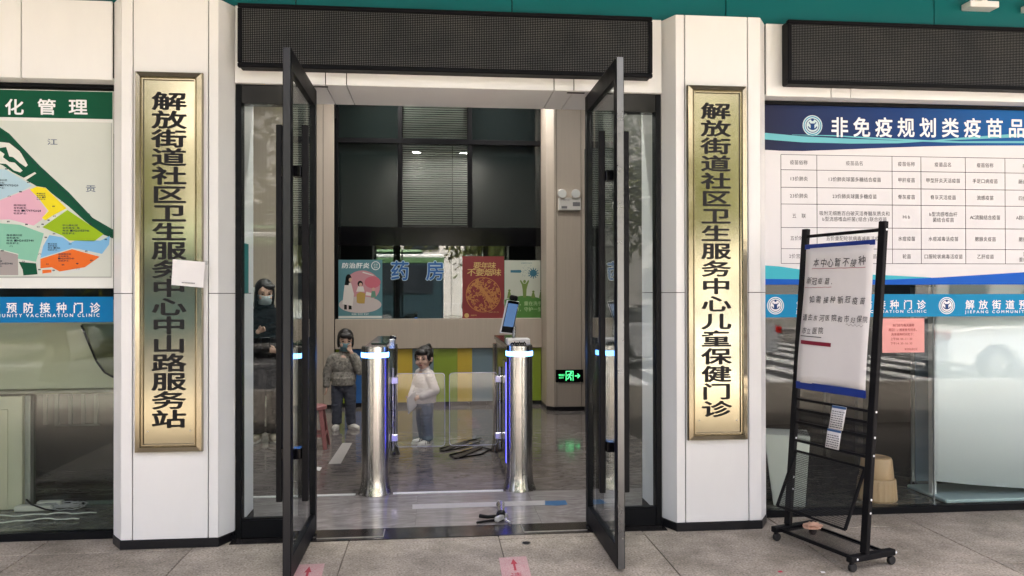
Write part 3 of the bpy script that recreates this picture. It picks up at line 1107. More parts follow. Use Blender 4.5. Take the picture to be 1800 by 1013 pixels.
BM = {'lettering': WHITE_INK, 'emblem_ring': WHITE_INK, 'emblem_figure': mat('emblem_navy', (0.01, 0.05, 0.18), 0.5), 'emblem_lettering': mat('emblem_teal', (0.05, 0.30, 0.45), 0.5)}
b1 = thing('window_banner', 'blue vaccination clinic banner across the map window', 'banner', (-2.7, YP, q(100, 567).z), 'blue clinic banners on the windows')
MB().box(-3.5, xr, YP, YP + 0.002, q(100, 567).z, q(100, 522).z).build('strip', BLUE, b1)
p = Print(YP)
for i, s_ in enumerate('解放街道预防接种门诊'):
    a = 11.5 + (i - 4) * 29.3
    u, v = qq(a, 550.5)
    p.text('lettering', s_, u, v, q(a + 18, 550).x - u, q(a, 532).z - v, bold=0.018, lift=0.0012, res=4, each=True)
u, v = qq(-88, 560)
p.text('lettering', ' '.join('JIEFANG COMMUNITY VACCINATION CLINIC'), u, v, q(175, 560).x - u, q(-50, 552.4).z - v, bold=0.02, lift=0.0012, fit=True)
p.flush(b1, BM)

b2 = thing('window_banner', 'blue vaccination clinic banner with round emblems across the chart window', 'banner', (3.4, YP, q(1400, 557).z), 'blue clinic banners on the windows')
MB().box(XRO + .012, 4.9, YP, YP + 0.002, q(1500, 557.5).z, q(1500, 517.5).z).build('strip', mat('banner_cyan', (0.0, 0.24, 0.48), 0.4, var=0.05, vscale=3), b2)
p = Print(YP)
for k in range(3):
    o_ = 301 * k
    emblem(p, 1363 + o_, 537.5, 0.057)
    for i, s_ in enumerate('解放街道预防接种门诊'):
        a = 1400 + i * 23.5 + o_ - (4 if k else 0)
        u, v = qq(a, 544)
        p.text('lettering', s_, u, v, q(a + 15.5, 544).x - u, q(a, 527.5).z - v, bold=0.018, lift=0.0012, res=4, each=True)
    a = 1399 + o_ - (4 if k else 0)
    u, v = qq(a, 552.3)
    p.text('lettering', ' '.join('JIEFANG COMMUNITY VACCINATION CLINIC'), u, v, q(a + 229, 552).x - u, q(a, 546).z - v, bold=0.02, lift=0.0012, fit=True)
p.flush(b2, BM)

# ---------------------------------------------------------------- vaccine chart
vc = thing('vaccine_poster', 'large vaccine table poster with dark blue header in the window', 'poster', (3.4, YP, 1.52))
x0_, x1_ = XRO + .012, 4.9
MB().box(x0_, x1_, YP, YP + 0.004, q(1400, 500.5).z, q(1400, 180).z).build('backing_board', mat('chart_white', (0.72, 0.71, 0.72), 0.45, var=0.02, vscale=2), vc)
hdr = bpy.data.materials.new('header_blue')
hdr.use_nodes = True
nt = hdr.node_tree
b_ = nt.nodes['Principled BSDF']
geo = nt.nodes.new('ShaderNodeNewGeometry')
sp = nt.nodes.new('ShaderNodeSeparateXYZ')
nt.links.new(geo.outputs['Position'], sp.inputs[0])
mr = nt.nodes.new('ShaderNodeMapRange')
mr.inputs[1].default_value = 2.0
mr.inputs[2].default_value = 3.9
nt.links.new(sp.outputs[0], mr.inputs[0])
rp = ramp(nt, [(0.0, (0.012, 0.014, 0.045)), (0.5, (0.004, 0.035, 0.16)), (1.0, (0.0, 0.11, 0.36))])  # printed navy-to-blue gradient, with some window reflection put into the colour
nt.links.new(mr.outputs[0], rp.inputs[0])
nt.links.new(rp.outputs[0], b_.inputs['Base Color'])
b_.inputs['Roughness'].default_value = 0.4
b_.inputs['Specular IOR Level'].default_value = 0.2
p = Print(YP)
hz = lambda a, b: qq(1300 + a / 3.6, 120 + b / 3.6)
top_ = [(x1_ - .002, q(1700, 181).z), (x0_ + .002, q(1400, 181).z)]
edge = [hz(*t_) for t_ in ((138, 515), (250, 523), (400, 525), (600, 518), (900, 505), (1200, 495), (1400, 491), (1800, 490), (2100, 500))] + [(x1_ - .002, hz(2100, 510)[1])]
edge[0] = (x0_ + .002, edge[0][1])
p.poly('header_field', edge + top_, 0.001)


def band(key, pts_up, pts_lo, lift):
    U = [hz(*t_) for t_ in pts_up]
    L = [hz(*t_) for t_ in pts_lo]
    n = len(U)
    p._mb(key).add([(a, YP - lift, b) for a, b in U] + [(a, YP - lift, b) for a, b in L], [(i, i + 1, n + i + 1, n + i) for i in range(n - 1)])


band('header_ribbon', [(140, 408), (400, 432), (700, 447), (1000, 459), (1160, 462), (1400, 440), (1800, 412), (2100, 395)], [(140, 450), (400, 470), (700, 478), (1000, 476), (1160, 466), (1400, 453), (1800, 437), (2100, 425)], 0.002)
band('header_ribbon', [(330, 421), (600, 425), (900, 442), (1160, 455), (1400, 463), (1800, 462), (2100, 455)], [(330, 423), (600, 432), (900, 452), (1160, 466), (1400, 474), (1800, 475), (2100, 470)], 0.0022)
emblem(p, 1428, 221, 0.068)
for i, s_ in enumerate('非免疫规划类疫苗品种'):
    a = 1460.5 + i * 38.9
    u, v = qq(a, 241 + i * 0.15)
    p.text('header_lettering', s_, u, v, q(a + 30, 240).x - u, q(a, 206 + i * .3).z - v, bold=0.02, lift=0.003, res=4, each=True)
TX = [q(px, 330).x for px in (1372.6, 1435.8, 1568, 1618.7, 1696.8, 1766.4, 1858)]
TZ = [q(1372.6, py).z for py in (271.9, 298.5, 329.4, 358.8, 400, 437.4, 463.3)]
for z in TZ:
    p.rect('table_rule', TX[0], TX[-1], z - .0016, z + .0016, 0.0012)
for x in TX:
    p.rect('table_rule', x - .0016, x + .0016, TZ[-1], TZ[0], 0.0014)
cells = [['疫苗俗称', '疫苗品名', '疫苗俗称', '疫苗品名', '疫苗俗称', '疫苗品名'], ['13价肺炎', '13价肺炎球菌多糖结合疫苗', '甲肝疫苗', '甲型肝炎灭活疫苗', '手足口病疫苗', '肠道病毒疫苗'],
         ['23价肺炎', '23价肺炎球菌多糖疫苗', '脊灰疫苗', '脊灰灭活疫苗', '流感疫苗', '四价流感疫苗'],
         ['五  联', '吸附无细胞百白破灭活脊髓灰质炎和|b型流感嗜血杆菌(结合)联合疫苗', 'Hib', 'b型流感嗜血杆|菌结合疫苗', 'AC流脑结合疫苗', 'A群C群流脑疫苗'],
         ['五价轮状', '五价重配轮状病毒减毒活疫苗', '水痘疫苗', '水痘减毒活疫苗', '腮腺炎疫苗', '腮腺炎活疫苗'],
         ['2价宫颈癌', '双价人乳头瘤病毒疫苗', '轮苗', '口服轮状病毒活疫苗', '乙肝疫苗', '重组乙型|重组乙型肝炎']]
for r_, row_ in enumerate(cells):
    for c_, s_ in enumerate(row_):
        xc = (TX[c_] + TX[c_ + 1]) / 2
        zc = (TZ[r_] + TZ[r_ + 1]) / 2
        ls = s_.split('|')
        for i, l_ in enumerate(ls):
            hgt = 0.031
            p.line('table_lettering', l_, xc, zc - hgt / 2 + (len(ls) - 1) * 0.019 - i * 0.038, hgt, 0.99, lift=0.0015, res=2)
bz = lambda a, b: qq(1330 + a / 3.751, 250 + b / 3.751)
p.poly('footer_cyan', [(x0_ + .002, bz(40, 811)[1])] + [bz(*t_) for t_ in ((150, 820), (330, 846), (600, 868), (900, 880), (1150, 893))] + [bz(1150, 930), (x0_ + .002, bz(40, 930)[1])], 0.0012)
p.poly('footer_blue', [(x0_ + .002, bz(40, 902)[1])] + [bz(*t_) for t_ in ((300, 905), (860, 907), (1200, 893), (1763, 858))] + [(x1_ - .002, bz(2100, 838)[1]), (x1_ - .002, bz(1763, 940)[1]), (x0_ + .002, bz(40, 940)[1])], 0.002)
p.flush(vc, {'header_field': hdr, 'header_ribbon': mat('ribbon_cyan', (0.16, 0.50, 0.56), 0.4), 'header_lettering': WHITE_INK, 'table_rule': INK, 'table_lettering': mat('print_ink', (0.04, 0.04, 0.045), 0.5),
             'footer_cyan': mat('footer_cyan', (0.05, 0.45, 0.55), 0.4), 'footer_blue': mat('footer_blue', (0.0, 0.10, 0.52), 0.4), 'emblem_ring': mat('emblem_pale', (0.55, 0.68, 0.70), 0.4), 'emblem_figure': MATS['emblem_navy'], 'emblem_lettering': MATS['emblem_teal']})

# ---------------------------------------------------------------- pink notice under the banner
pk = thing('pink_notice', 'pink printed notice stuck on the glass beside the notice stand', 'notice', (3.0, YP, 1.06))
xa, xb = q(1551, 600).x, q(1625, 600).x
za, zb_ = q(1590, 620).z, q(1590, 560).z
MB().box(xa, xb, YP, YP + 0.0012, za, zb_).build('sheet', mat('pink_paper', (0.80, 0.36, 0.33), 0.6, var=0.05, vscale=5), pk)
p = Print(YP)
for i, (s_, k) in enumerate((('本门诊为每天接种', .5), ('周日），按发放号排序。', .5), ('具体接种时间如下：', .5), ('上午08:00-11:30', .45), ('下午14:30-16:30', .45))):
    p.line('notice_lettering', s_, xa + (xb - xa) * k, zb_ - 0.055 - i * 0.03, 0.0195, 0.98, bold=0.008, lift=0.0012, res=2)
p.line('notice_lettering', '解放街道社区', xa + (xb - xa) * .68, zb_ - 0.212, 0.016, 0.95, lift=0.0012, res=2)
p.flush(pk, {'notice_lettering': mat('red_ink', (0.35, 0.04, 0.04), 0.6)})

for k_ in list(MATS):
    if k_.startswith(('map_', 'header_', 'banner_', 'footer_', 'ribbon_', 'emblem_')):
        MATS[k_].node_tree.nodes['Principled BSDF'].inputs['Specular IOR Level'].default_value = 0.15

# ================================================================ room behind the map window
lf = MB().box(-3.6, XLO + .05, 0.031, 0.70, -0.05, 0.03).build('ledge_floor', marble('ledge_marble', [(0.3, (0.07, 0.07, 0.06)), (0.55, (0.14, 0.14, 0.12)), (0.75, (0.22, 0.21, 0.18))], 2.0, 0.12))
tag(lf, 'grey polished ledge inside the map window', kind='structure')
cab = thing('panelled_partition', 'pale green beige partition with a panelled door behind the map window', 'partition', (-2.9, 0.62, 0.03))
CREAM = mat('cream_green_board', (0.46, 0.46, 0.33), 0.5, var=0.05, vscale=3)
YB_ = 0.62
zc1, zc2 = at(100, 680, Y=YB_).z, at(100, 692, Y=YB_).z
MB().box(-3.8, -1.965, 0.50, YB_, zc1, 1.42).build('header_beam', CREAM, cab, bevel=0.004)
MB().box(-3.8, -1.965, YB_ - .02, YB_ + .06, zc2, zc1 - .001).build('track', mat('olive_trim', (0.20, 0.20, 0.14), 0.5), cab)
xd = at(46, 800, Y=YB_).x
xe = at(56, 800, Y=YB_).x
zd = at(30, 695, Y=YB_).z
MB().box(-3.8, xd, YB_ - 0.05, YB_, 0.031, zd).build('door_leaf', CREAM, cab, bevel=0.003)
xf = at(22, 800, Y=YB_).x
MB().box(-3.7, xf, YB_ - 0.056, YB_ - 0.05, at(10, 893, Y=YB_).z, at(10, 718, Y=YB_).z).build('door_panel', mat('cream_panel', (0.50, 0.48, 0.34), 0.5), cab, bevel=0.004)
MB().box(xd + .001, xe, YB_ - 0.02, YB_ + .05, 0.031, zd).build('jamb', mat('grey_green_trim', (0.27, 0.28, 0.24), 0.5), cab)
MB().box(xe + .001, -1.965, YB_ + .02, YB_ + .03, 0.031, zc2 - .001).build('dark_glass', GLASS_DARK, cab)
# dark room, and bars standing in for a railing mirrored in the glass
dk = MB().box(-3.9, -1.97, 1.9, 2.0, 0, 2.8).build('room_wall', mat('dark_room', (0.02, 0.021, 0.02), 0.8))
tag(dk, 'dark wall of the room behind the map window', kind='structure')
rl = thing('railing', 'grey bars added in the dark room for a railing mirrored in the glass', 'railing', (at(140, 800, Y=1.3).x, 1.3, 0.03))
RAILM = mat('grey_rail', (0.30, 0.32, 0.31), 0.4, metal=0.5)
zr = at(130, 746, Y=1.3).z
xx0, xx1 = at(97, 700, Y=1.3).x, at(176, 700, Y=1.3).x
MB().box(xx0, xx1, 1.29, 1.31, zr - .012, zr).build('bottom_rail', RAILM, rl)
for px in (80, 100, 124, 147, 169):
    a = at(px, 720, Y=1.3).x
    MB().box(a - .012, a + .012, 1.288, 1.312, zr + .0005, 1.15).build('baluster', RAILM, rl)
# tangle of cables and white sockets on the ledge
cb = thing('power_strip', 'white power strip with cables tangled on the ledge of the map window', 'power strip', tuple(at(70, 898, Z=0.03)))
c = at(62, 898, Z=0.03)
MB().box(c.x - .12, c.x + .12, c.y - .03, c.y + .03, 0.031, 0.068).build('socket_block', mat('old_white_plastic', (0.55, 0.55, 0.46), 0.45), cb, bevel=0.006)
MB().box(c.x - .02, c.x + .14, c.y + .05, c.y + .10, 0.031, 0.075).build('socket_block', MATS['old_white_plastic'], cb, bevel=0.006)
rnd = random.Random(3)


def squiggle(x0, x1, y, amp, z=0.038, n=26):
    ph = rnd.uniform(0, 6)
    return [(x0 + (x1 - x0) * i / n, y + amp * math.sin(ph + i * 0.5) * math.sin(i / n * 3.14) + rnd.uniform(-.004, .004), z + 0.008 * abs(math.sin(i * .7))) for i in range(n + 1)]


for k in range(7):
    cx_ = at(115, 895, Z=0.03)
    a0 = rnd.uniform(0, 6)
    rr = rnd.uniform(.06, .12)
    pts = [(cx_.x + rr * 1.3 * math.cos(a0 + i * .35) + rnd.uniform(-.006, .006), cx_.y + rr * .55 * math.sin(a0 + i * .35), 0.036 + .012 * rnd.random() + k * .004) for i in range(20)]
    MB().tube(pts, 0.0032, 6).build('cable_loop', mat('grey_cable', (0.33, 0.33, 0.32), 0.5), cb, smooth='all')
MB().tube(squiggle(-3.3, -2.35, at(60, 918, Z=.03).y, .03), 0.0045, 6).build('white_cable', mat('white_cable', (0.6, 0.6, 0.52), 0.5), cb, smooth='all')
MB().tube(squiggle(-3.3, -2.3, at(60, 908, Z=.03).y, .02), 0.0045, 6).build('white_cable', MATS['white_cable'], cb, smooth='all')
MB().tube([at(*t_, Z=.04) + Vector((0, 0, h_)) for t_, h_ in (((38, 887), .05), ((45, 890), .05), ((55, 896), .035), ((66, 899), .03), ((80, 901), .02), ((95, 902), .015))], 0.006, 8).build('black_plug_cable', BLACK_M, cb, smooth='all')
st_ = MB().box(at(152, 885, Z=.03).x, XLO + .02, at(170, 886, Z=.03).y - .01, at(170, 886, Z=.03).y + .02, 0.031, 0.05).build('trunking_strip', mat('trunking', (0.6, 0.6, 0.57), 0.5))
tag(st_, 'short white trunking strip on the ledge near the column', 'trunking')
# dark curtain edge behind the banner
ct = MB().prism([at(*t_, Y=.40).xz for t_ in ((143, 570), (204, 570), (204, 664), (197, 662), (184, 655), (170, 636), (157, 606))], 0.40, 0.404, 'Y').build('hanging_film', glass('smoked_film', (0.62, 0.63, 0.55), 0.04))
tag(ct, 'translucent film sheet hanging behind the map window banner', 'film')
ctb = MB().tube([(at(*t_, Y=.398)) for t_ in ((143, 572), (157, 606), (170, 636), (184, 655), (197, 662), (206, 665))], 0.007, 6).build('black_hem', BLACK_M, ct)

# ================================================================ room behind the chart window
rf = MB().box(XRO - .05, 5.4, 0.031, 3.2, -0.05, 0.03).build('room_floor', marble('room_marble', [(0.3, (0.09, 0.08, 0.065)), (0.55, (0.16, 0.145, 0.12)), (0.75, (0.24, 0.22, 0.19))], 1.5, 0.1))
tag(rf, 'polished beige floor of the room behind the chart window', kind='structure')
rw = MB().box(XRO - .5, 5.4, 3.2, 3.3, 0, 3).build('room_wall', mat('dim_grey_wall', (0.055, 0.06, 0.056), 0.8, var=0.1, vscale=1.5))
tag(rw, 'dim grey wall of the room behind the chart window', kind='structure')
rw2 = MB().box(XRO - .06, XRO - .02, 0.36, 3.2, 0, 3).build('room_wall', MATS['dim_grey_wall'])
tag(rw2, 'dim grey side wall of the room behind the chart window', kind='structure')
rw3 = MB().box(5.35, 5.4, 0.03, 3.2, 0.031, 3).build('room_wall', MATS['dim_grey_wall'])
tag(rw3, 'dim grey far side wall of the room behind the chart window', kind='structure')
# beige bucket stool upside down
s0 = at(1560, 886, Z=0.03)
bs = thing('bucket_stool', 'beige plastic ribbed bucket stool inside the chart window', 'stool', (s0.x, s0.y + .13, 0.03))
BEI = mat('beige_plastic', (0.55, 0.36, 0.20), 0.4, var=0.04, vscale=5)
mb = MB()
prof = [(0.128, 0.0), (0.131, 0.012), (0.122, 0.14), (0.118, 0.150)]
n = 48
cc = Vector((s0.x, s0.y + .13, 0.03))
vs, fs = [], []
for k, (r_, z_) in enumerate(prof):
    for i in range(n):
        rr = r_ * (1 + (0.018 if i % 2 else -0.006) * (1 if 0 < k < 3 else 0))
        vs.append(cc + Vector((rr * math.cos(2 * math.pi * i / n), rr * math.sin(2 * math.pi * i / n), z_)))
for k in range(len(prof) - 1):
    fs += [(k * n + i, k * n + (i + 1) % n, (k + 1) * n + (i + 1) % n, (k + 1) * n + i) for i in range(n)]
fs.append(tuple(range(n))[::-1])
fs.append(tuple(range((len(prof) - 1) * n, len(prof) * n)))
mb.add(vs, fs)
mb.build('ribbed_skirt', BEI, bs)
MB().lathe([(0.108, 0.1505), (0.111, 0.165), (0.101, 0.275), (0.094, 0.29), (0.078, 0.296), (0.074, 0.288), (0.0, 0.286)], cc).build('bucket_body', BEI, bs, smooth=True)
# white foam box
bx_ = at(1350, 893, Z=.03)
fb = thing('white_carton', 'white tapered carton inside the window corner behind the notice stand', 'carton', (bx_.x + .13, bx_.y + .25, .03))
Mx = Matrix.Translation((at(1386, 884, Z=.03).x, .20, .03)) @ Matrix.Rotation(R(-22), 4, 'Z')
mb = MB()
mb.add([Mx @ Vector(t_) for t_ in ((-.10, -.1, 0), (.10, -.1, 0), (.10, .1, 0), (-.10, .1, 0), (-.16, -.13, .48), (.13, -.13, .48), (.13, .13, .48), (-.16, .13, .48))], [(0, 3, 2, 1), (0, 1, 5, 4), (1, 2, 6, 5), (2, 3, 7, 6), (3, 0, 4, 7), (4, 5, 6, 7)])
mb.build('shell', mat('off_white_card', (0.62, 0.63, 0.58), 0.6, var=0.04, vscale=4), fb, bevel=0.004)
# big pale folding display, curved
fd = thing('curved_display', 'pale blue white curved display panel standing inside the chart window', 'display panel', (3.7, 0.45, .03))
P0 = at(1640, 868, Y=.17)
mb = MB()
N = 28
vs = []
for i in range(N + 1):
    u = i / N
    X_ = P0.x + u * 1.35
    Y_ = 0.17 - 0.04 * math.sin(u * math.pi * .9)
    lowz = 0.16 - 0.07 * math.sin(min(1, u * 1.3) * 1.57)
    for z in (lowz, 1.55):
        vs.append((X_ + (0.035 * (z - .1) if i == 0 else 0) * .6, Y_, z))
fs = [(2 * i, 2 * i + 2, 2 * i + 3, 2 * i + 1) for i in range(N)]
o = mb.add(vs, fs).build('curved_sheet', mat('pale_banner', (0.84, 0.89, 0.93), 0.4, var=0.06, vscale=1.3), fd, smooth='all')
o.modifiers.new('s', 'SOLIDIFY').thickness = 0.006
MB().box(P0.x + .02, P0.x + 1.4, 0.06, 0.50, 0.031, 0.055).build('base_plate', mat('pale_green_base', (0.50, 0.62, 0.60), 0.3), fd, bevel=0.006)
MB().box(P0.x + .03, P0.x + .06, 0.22, 0.26, 0.0555, 1.5).build('support', mat('white_support', (0.7, 0.7, 0.7), 0.4), fd)
# narrow blue-grey stand next to it
nb = thing('roll_banner', 'narrow blue grey roll banner beside the curved display panel', 'banner', tuple(at(1625, 860, Z=.03)))
a = at(1622, 870, Y=.55)
MB().box(a.x - .055, a.x + .06, .55, .556, .06, 1.5).build('sheet', mat('blue_grey_banner', (0.20, 0.27, 0.33), 0.4, var=0.15, vscale=4), nb)
MB().box(a.x - .07, a.x + .075, .50, .60, .031, .0595).build('base', SATIN, nb, bevel=0.006)
MB().box(a.x - .085, a.x - .06, .552, .56, .06, 1.5).build('pole', RAILM, nb)
# desk and red box deep in the room, book shelf
ds = thing('desk', 'dark desk standing deep in the room behind the chart window', 'desk', (2.9, 2.3, .03))
MB().box(2.2, 3.9, 2.0, 2.7, .74, .78).build('top', mat('desk_top', (0.16, 0.15, 0.14), 0.3), ds, bevel=.004)
for a, b in ((2.25, 2.05), (3.85, 2.05), (2.25, 2.65), (3.85, 2.65)):
    MB().box(a - .025, a + .025, b - .025, b + .025, .031, .7395).build('leg', MATS['desk_top'], ds)

# ================================================================ rolling notice stand
sd = thing('notice_stand', 'black rolling notice stand with handwritten sheet and mesh trays', 'notice stand', (2.05, -0.716, 0), rz=math.atan2(-.952, .307))
BK = mat('black_powder_coat', (0.006, 0.006, 0.007), 0.5, spec=0.15, bump=0.05, bscale=400)
LEAN = 0.085
pt = lambda x, z, dy=0.0: Vector((x, LEAN * z + dy, z))
for s_ in (-1, 1):
    MB().bar(pt(s_ * .278, .085), pt(s_ * .278, 1.845), .044, .028, (0, 1, 0)).build('post', BK, sd, bevel=.003, local=True)
    f_ = MB().box(s_ * .278 - .02, s_ * .278 + .02, -.105, .215, .052, .0845).build('foot', BK, sd, bevel=.003, local=True)
    for yy in (-.085, .195):
        MB().cyl((s_ * .278, yy, .052), (s_ * .278, yy, .040), .012, n=12).build('caster_fork', BK, f_, local=True)
        mb = MB().cyl((s_ * .278 - .012, yy + .006, .024), (s_ * .278 + .012, yy + .006, .024), .0235, n=20)
        mb.build('caster_wheel', mat('caster_rubber', (0.01, 0.01, 0.011), 0.55), f_, local=True, bevel=.003, smooth=True)
        mb = MB().cyl((s_ * .278 + .0205, yy + .02, .069), (s_ * .278 + .0225, yy + .02, .069), .006, n=12)
        mb.build('bolt_cap', WHITE_INK, f_, local=True)
    for z in (.30, .37, .60, .695, .83, 1.80):
        c = pt(.2785 * s_ + .0228, z)
        MB().cyl(c, c + Vector((.002, 0, 0)), .006, n=12).build('bolt_cap', WHITE_INK, sd, local=True)
MB().bar(pt(-.255, 1.80), pt(.255, 1.80), .018, .018).build('top_bar', BK, sd, local=True, bevel=.002)
for z in (.83, .77, .695, .588):
    MB().bar(pt(-.255, z, -.004), pt(.255, z, -.004), .014, .014).build('cross_bar', BK, sd, local=True)
MESH = bpy.data.materials.new('expanded_mesh')
MESH.use_nodes = True
nt = MESH.node_tree
b_ = nt.nodes['Principled BSDF']
b_.inputs['Base Color'].default_value = (.008, .008, .009, 1)
b_.inputs['Roughness'].default_value = .45
tc = nt.nodes.new('ShaderNodeTexCoord')
mpn = nt.nodes.new('ShaderNodeMapping')
mpn.inputs['Scale'].default_value = (230, 230, 230)
nt.links.new(tc.outputs['Object'], mpn.inputs[0])
ck = nt.nodes.new('ShaderNodeTexVoronoi')
ck.inputs['Scale'].default_value = 1.0
ck.inputs['Randomness'].default_value = 0.0
nt.links.new(mpn.outputs[0], ck.inputs['Vector'])
lt = nt.nodes.new('ShaderNodeMath')
lt.operation = 'GREATER_THAN'
lt.inputs[1].default_value = 0.525
nt.links.new(ck.outputs['Distance'], lt.inputs[0])
nt.links.new(lt.outputs[0], b_.inputs['Alpha'])
# two small mesh trays
for z0_, z1_ in ((.588, .688), (.695, .765)):
    MB().add([pt(-.25, z0_, .004), pt(.25, z0_, .004), pt(.25, z1_, .004), pt(-.25, z1_, .004)], [(0, 1, 2, 3)]).build('mesh_tray', MESH, sd, local=True).modifiers.new('s', 'SOLIDIFY').thickness = .001
# the lower tray hangs tilted forward
A, B, C_, D_ = Vector((-.25, .045, .525)), Vector((.25, .045, .525)), Vector((.25, -.10, .215)), Vector((-.25, -.10, .215))
MB().add([A, B, C_, D_], [(0, 1, 2, 3)]).build('mesh_tray', MESH, sd, local=True).modifiers.new('s', 'SOLIDIFY').thickness = .001
mb = MB()
for a, b in ((A, B), (B, C_), (C_, D_), (D_, A)):
    mb.bar(a, b, .013, .013, (0, .4, .9))
mb.build('tray_frame', BK, sd, local=True)
# base shelf
MB().box(-.255, .255, -.06, .16, .066, .068).build('base_shelf', MESH, sd, local=True)
for yy in (-.066, .166):
    MB().bar((-.2575, yy, .068), (.2575, yy, .068), .012, .018).build('base_rail', BK, sd, local=True)
# handwritten sheet held by two blue strips
ps = thing('handwritten_sheet', 'white paper sheet with handwritten notice held on the rolling stand', 'notice sheet', (2.05, -0.716, 0), rz=math.atan2(-.952, .307))
BLU = mat('blue_strip', (0.01, 0.035, 0.24), 0.35, var=0.2, vscale=20)
nx, nz = 10, 16


def sheet_pt(x, z):
    u = (x + .25) / .5
    v = (z - .93) / .80
    return Vector((x, LEAN * z - .020 - .008 * math.sin(u * 3.1) - .010 * (1 - v) * math.sin(u * 6.3 + 1) - .004 * math.sin(v * 7), z))


vs = []
for j in range(nz + 1):
    z = .935 + (1.725 - .935) * j / nz
    sw = .243 + .006 * (1 - j / nz)
    for i in range(nx + 1):
        vs.append(sheet_pt(-sw + 2 * sw * i / nx, z))
fs = [(j * (nx + 1) + i, j * (nx + 1) + i + 1, (j + 1) * (nx + 1) + i + 1, (j + 1) * (nx + 1) + i) for j in range(nz) for i in range(nx)]
o = MB().add(vs, fs).build('paper', mat('sheet_paper', (0.80, 0.775, 0.76), 0.7, var=0.06, vscale=3), ps, smooth='all', local=True)
o.modifiers.new('s', 'SOLIDIFY').thickness = .0006
MB().bar(pt(-.252, 1.735, -.024), pt(.252, 1.735, -.024), .004, .028).build('top_strip', BLU, ps, local=True)
MB().bar(pt(-.252, .918, -.028), pt(.252, .918, -.028), .004, .042).build('bottom_strip', BLU, ps, local=True)
HW = [('本中心暂不接种', -.18, 1.615, .055, .054, 0), ('新冠疫苗.', -.228, 1.515, .048, .046, 0), ('如需接种新冠疫苗', -.19, 1.405, .052, .047, 0), ('请去东河医院和市妇保院', -.232, 1.30, .0435, .041, 0), ('市立医院', -.232, 1.224, .043, .042, 0)]
mb = MB()
rnd2 = random.Random(5)
for s_, x_, z_, pit_, h_, _ in HW:
    for i, ch in enumerate(s_):
        gv, gf, bx2 = glyph(ch, 0.0, 3)
        sc_ = h_ * rnd2.uniform(.82, 1.04)
        rr = rnd2.uniform(-.12, .14)
        sh_ = rnd2.uniform(-.05, .22)
        ox, oz = x_ + i * pit_ + rnd2.uniform(-.003, .003), z_ + rnd2.uniform(-.004, .004)
        vv = []
        for a, b in gv:
            a2 = (a * .9 + sh_ * b) * math.cos(rr) - b * math.sin(rr)
            b2 = a * .9 * math.sin(rr) + b * math.cos(rr)
            P_ = sheet_pt(ox + a2 * sc_, oz + b2 * sc_)
            vv.append(P_ + Vector((0, -.0045, 0)))
        if vv:
            MB().add(vv, gf).build('handwritten_character', mat('marker_ink', (0.03, 0.03, 0.035), 0.5), ps, local=True)


def hw_line(key, x0_, x1_, z0_, z1_, wd_, m_, wig=0.0):
    mb = MB()
    n = 14
    vs = []
    for i in range(n + 1):
        u = i / n
        z = z0_ + (z1_ - z0_) * u + wig * math.sin(i * 1.9)
        x = x0_ + (x1_ - x0_) * u
        for e in (-1, 1):
            vs.append(sheet_pt(x, z + e * wd_ / 2) + Vector((0, -.0048, 0)))
    mb.add(vs, [(2 * i, 2 * i + 2, 2 * i + 3, 2 * i + 1) for i in range(n)])
    mb.build(key, m_, ps, local=True)


hw_line('underline', -.185, .20, 1.603, 1.600, .003, mat('thin_red', (0.45, 0.12, 0.14), 0.6), .001)
hw_line('underline', -.235, -.03, 1.492, 1.494, .0025, MATS['thin_red'], .001)
hw_line('underline', -.235, -.075, 1.208, 1.205, .004, INK)
hw_line('red_bar', -.228, -.005, 1.172, 1.166, .022, mat('red_marker', (0.22, 0.008, 0.03), 0.5))
hw_line('wavy_line', .09, .21, 1.285, 1.280, .003, mat('pencil', (0.35, 0.32, 0.31), 0.6), .006)
# leaflets in the small trays


def leaflet(label, x0_, z0_, w_, h_, sl):
    le = thing('leaflet', label, 'leaflet', (2.05, -0.716, 0), 'printed leaflets in the stand trays', rz=math.atan2(-.952, .307))
    lp = lambda x, z, d=0.0: Vector((x0_ + x + z * sl, LEAN * (z0_ + z) - .020 - d - .05 * abs(x - w_ / 2) ** 1.5, z0_ + z))
    n = 5
    vs = [lp(w_ * i / n, zz_) for zz_ in (0, h_) for i in range(n + 1)]
    MB().add(vs, [(i, i + 1, n + 2 + i, n + 1 + i) for i in range(n)]).build('sheet', PAPER, le, local=True, smooth='all').modifiers.new('s', 'SOLIDIFY').thickness = .0006
    mb = MB()
    for k in range(int(h_ / .0125) - 2):
        z = .008 + k * .0125
        a = .006
        while a < w_ - .012:
            b = min(a + rnd2.uniform(.005, .02), w_ - .006)
            mb.add([lp(a, z, .0015), lp(b, z, .0015), lp(b, z + .0055, .0015), lp(a, z + .0055, .0015)], [(0, 1, 2, 3)])
            a = b + .0035
    mb.build('small_print', mat('grey_print', (0.16, 0.16, 0.17), 0.6), le, local=True)['kind'] = 'stuff'
    MB().add([lp(0, h_ - .014, .0015), lp(w_, h_ - .014, .0015), lp(w_, h_ - .001, .0015), lp(0, h_ - .001, .0015)], [(0, 1, 2, 3)]).build('heading', mat('leaflet_blue', (0.03, 0.10, 0.26), 0.5), le, local=True)


leaflet('white printed leaflet in the upper mesh tray of the stand', .005, .702, .100, .130, .14)
leaflet('white printed leaflet in the lower mesh tray of the stand', -.012, .592, .098, .108, .10)
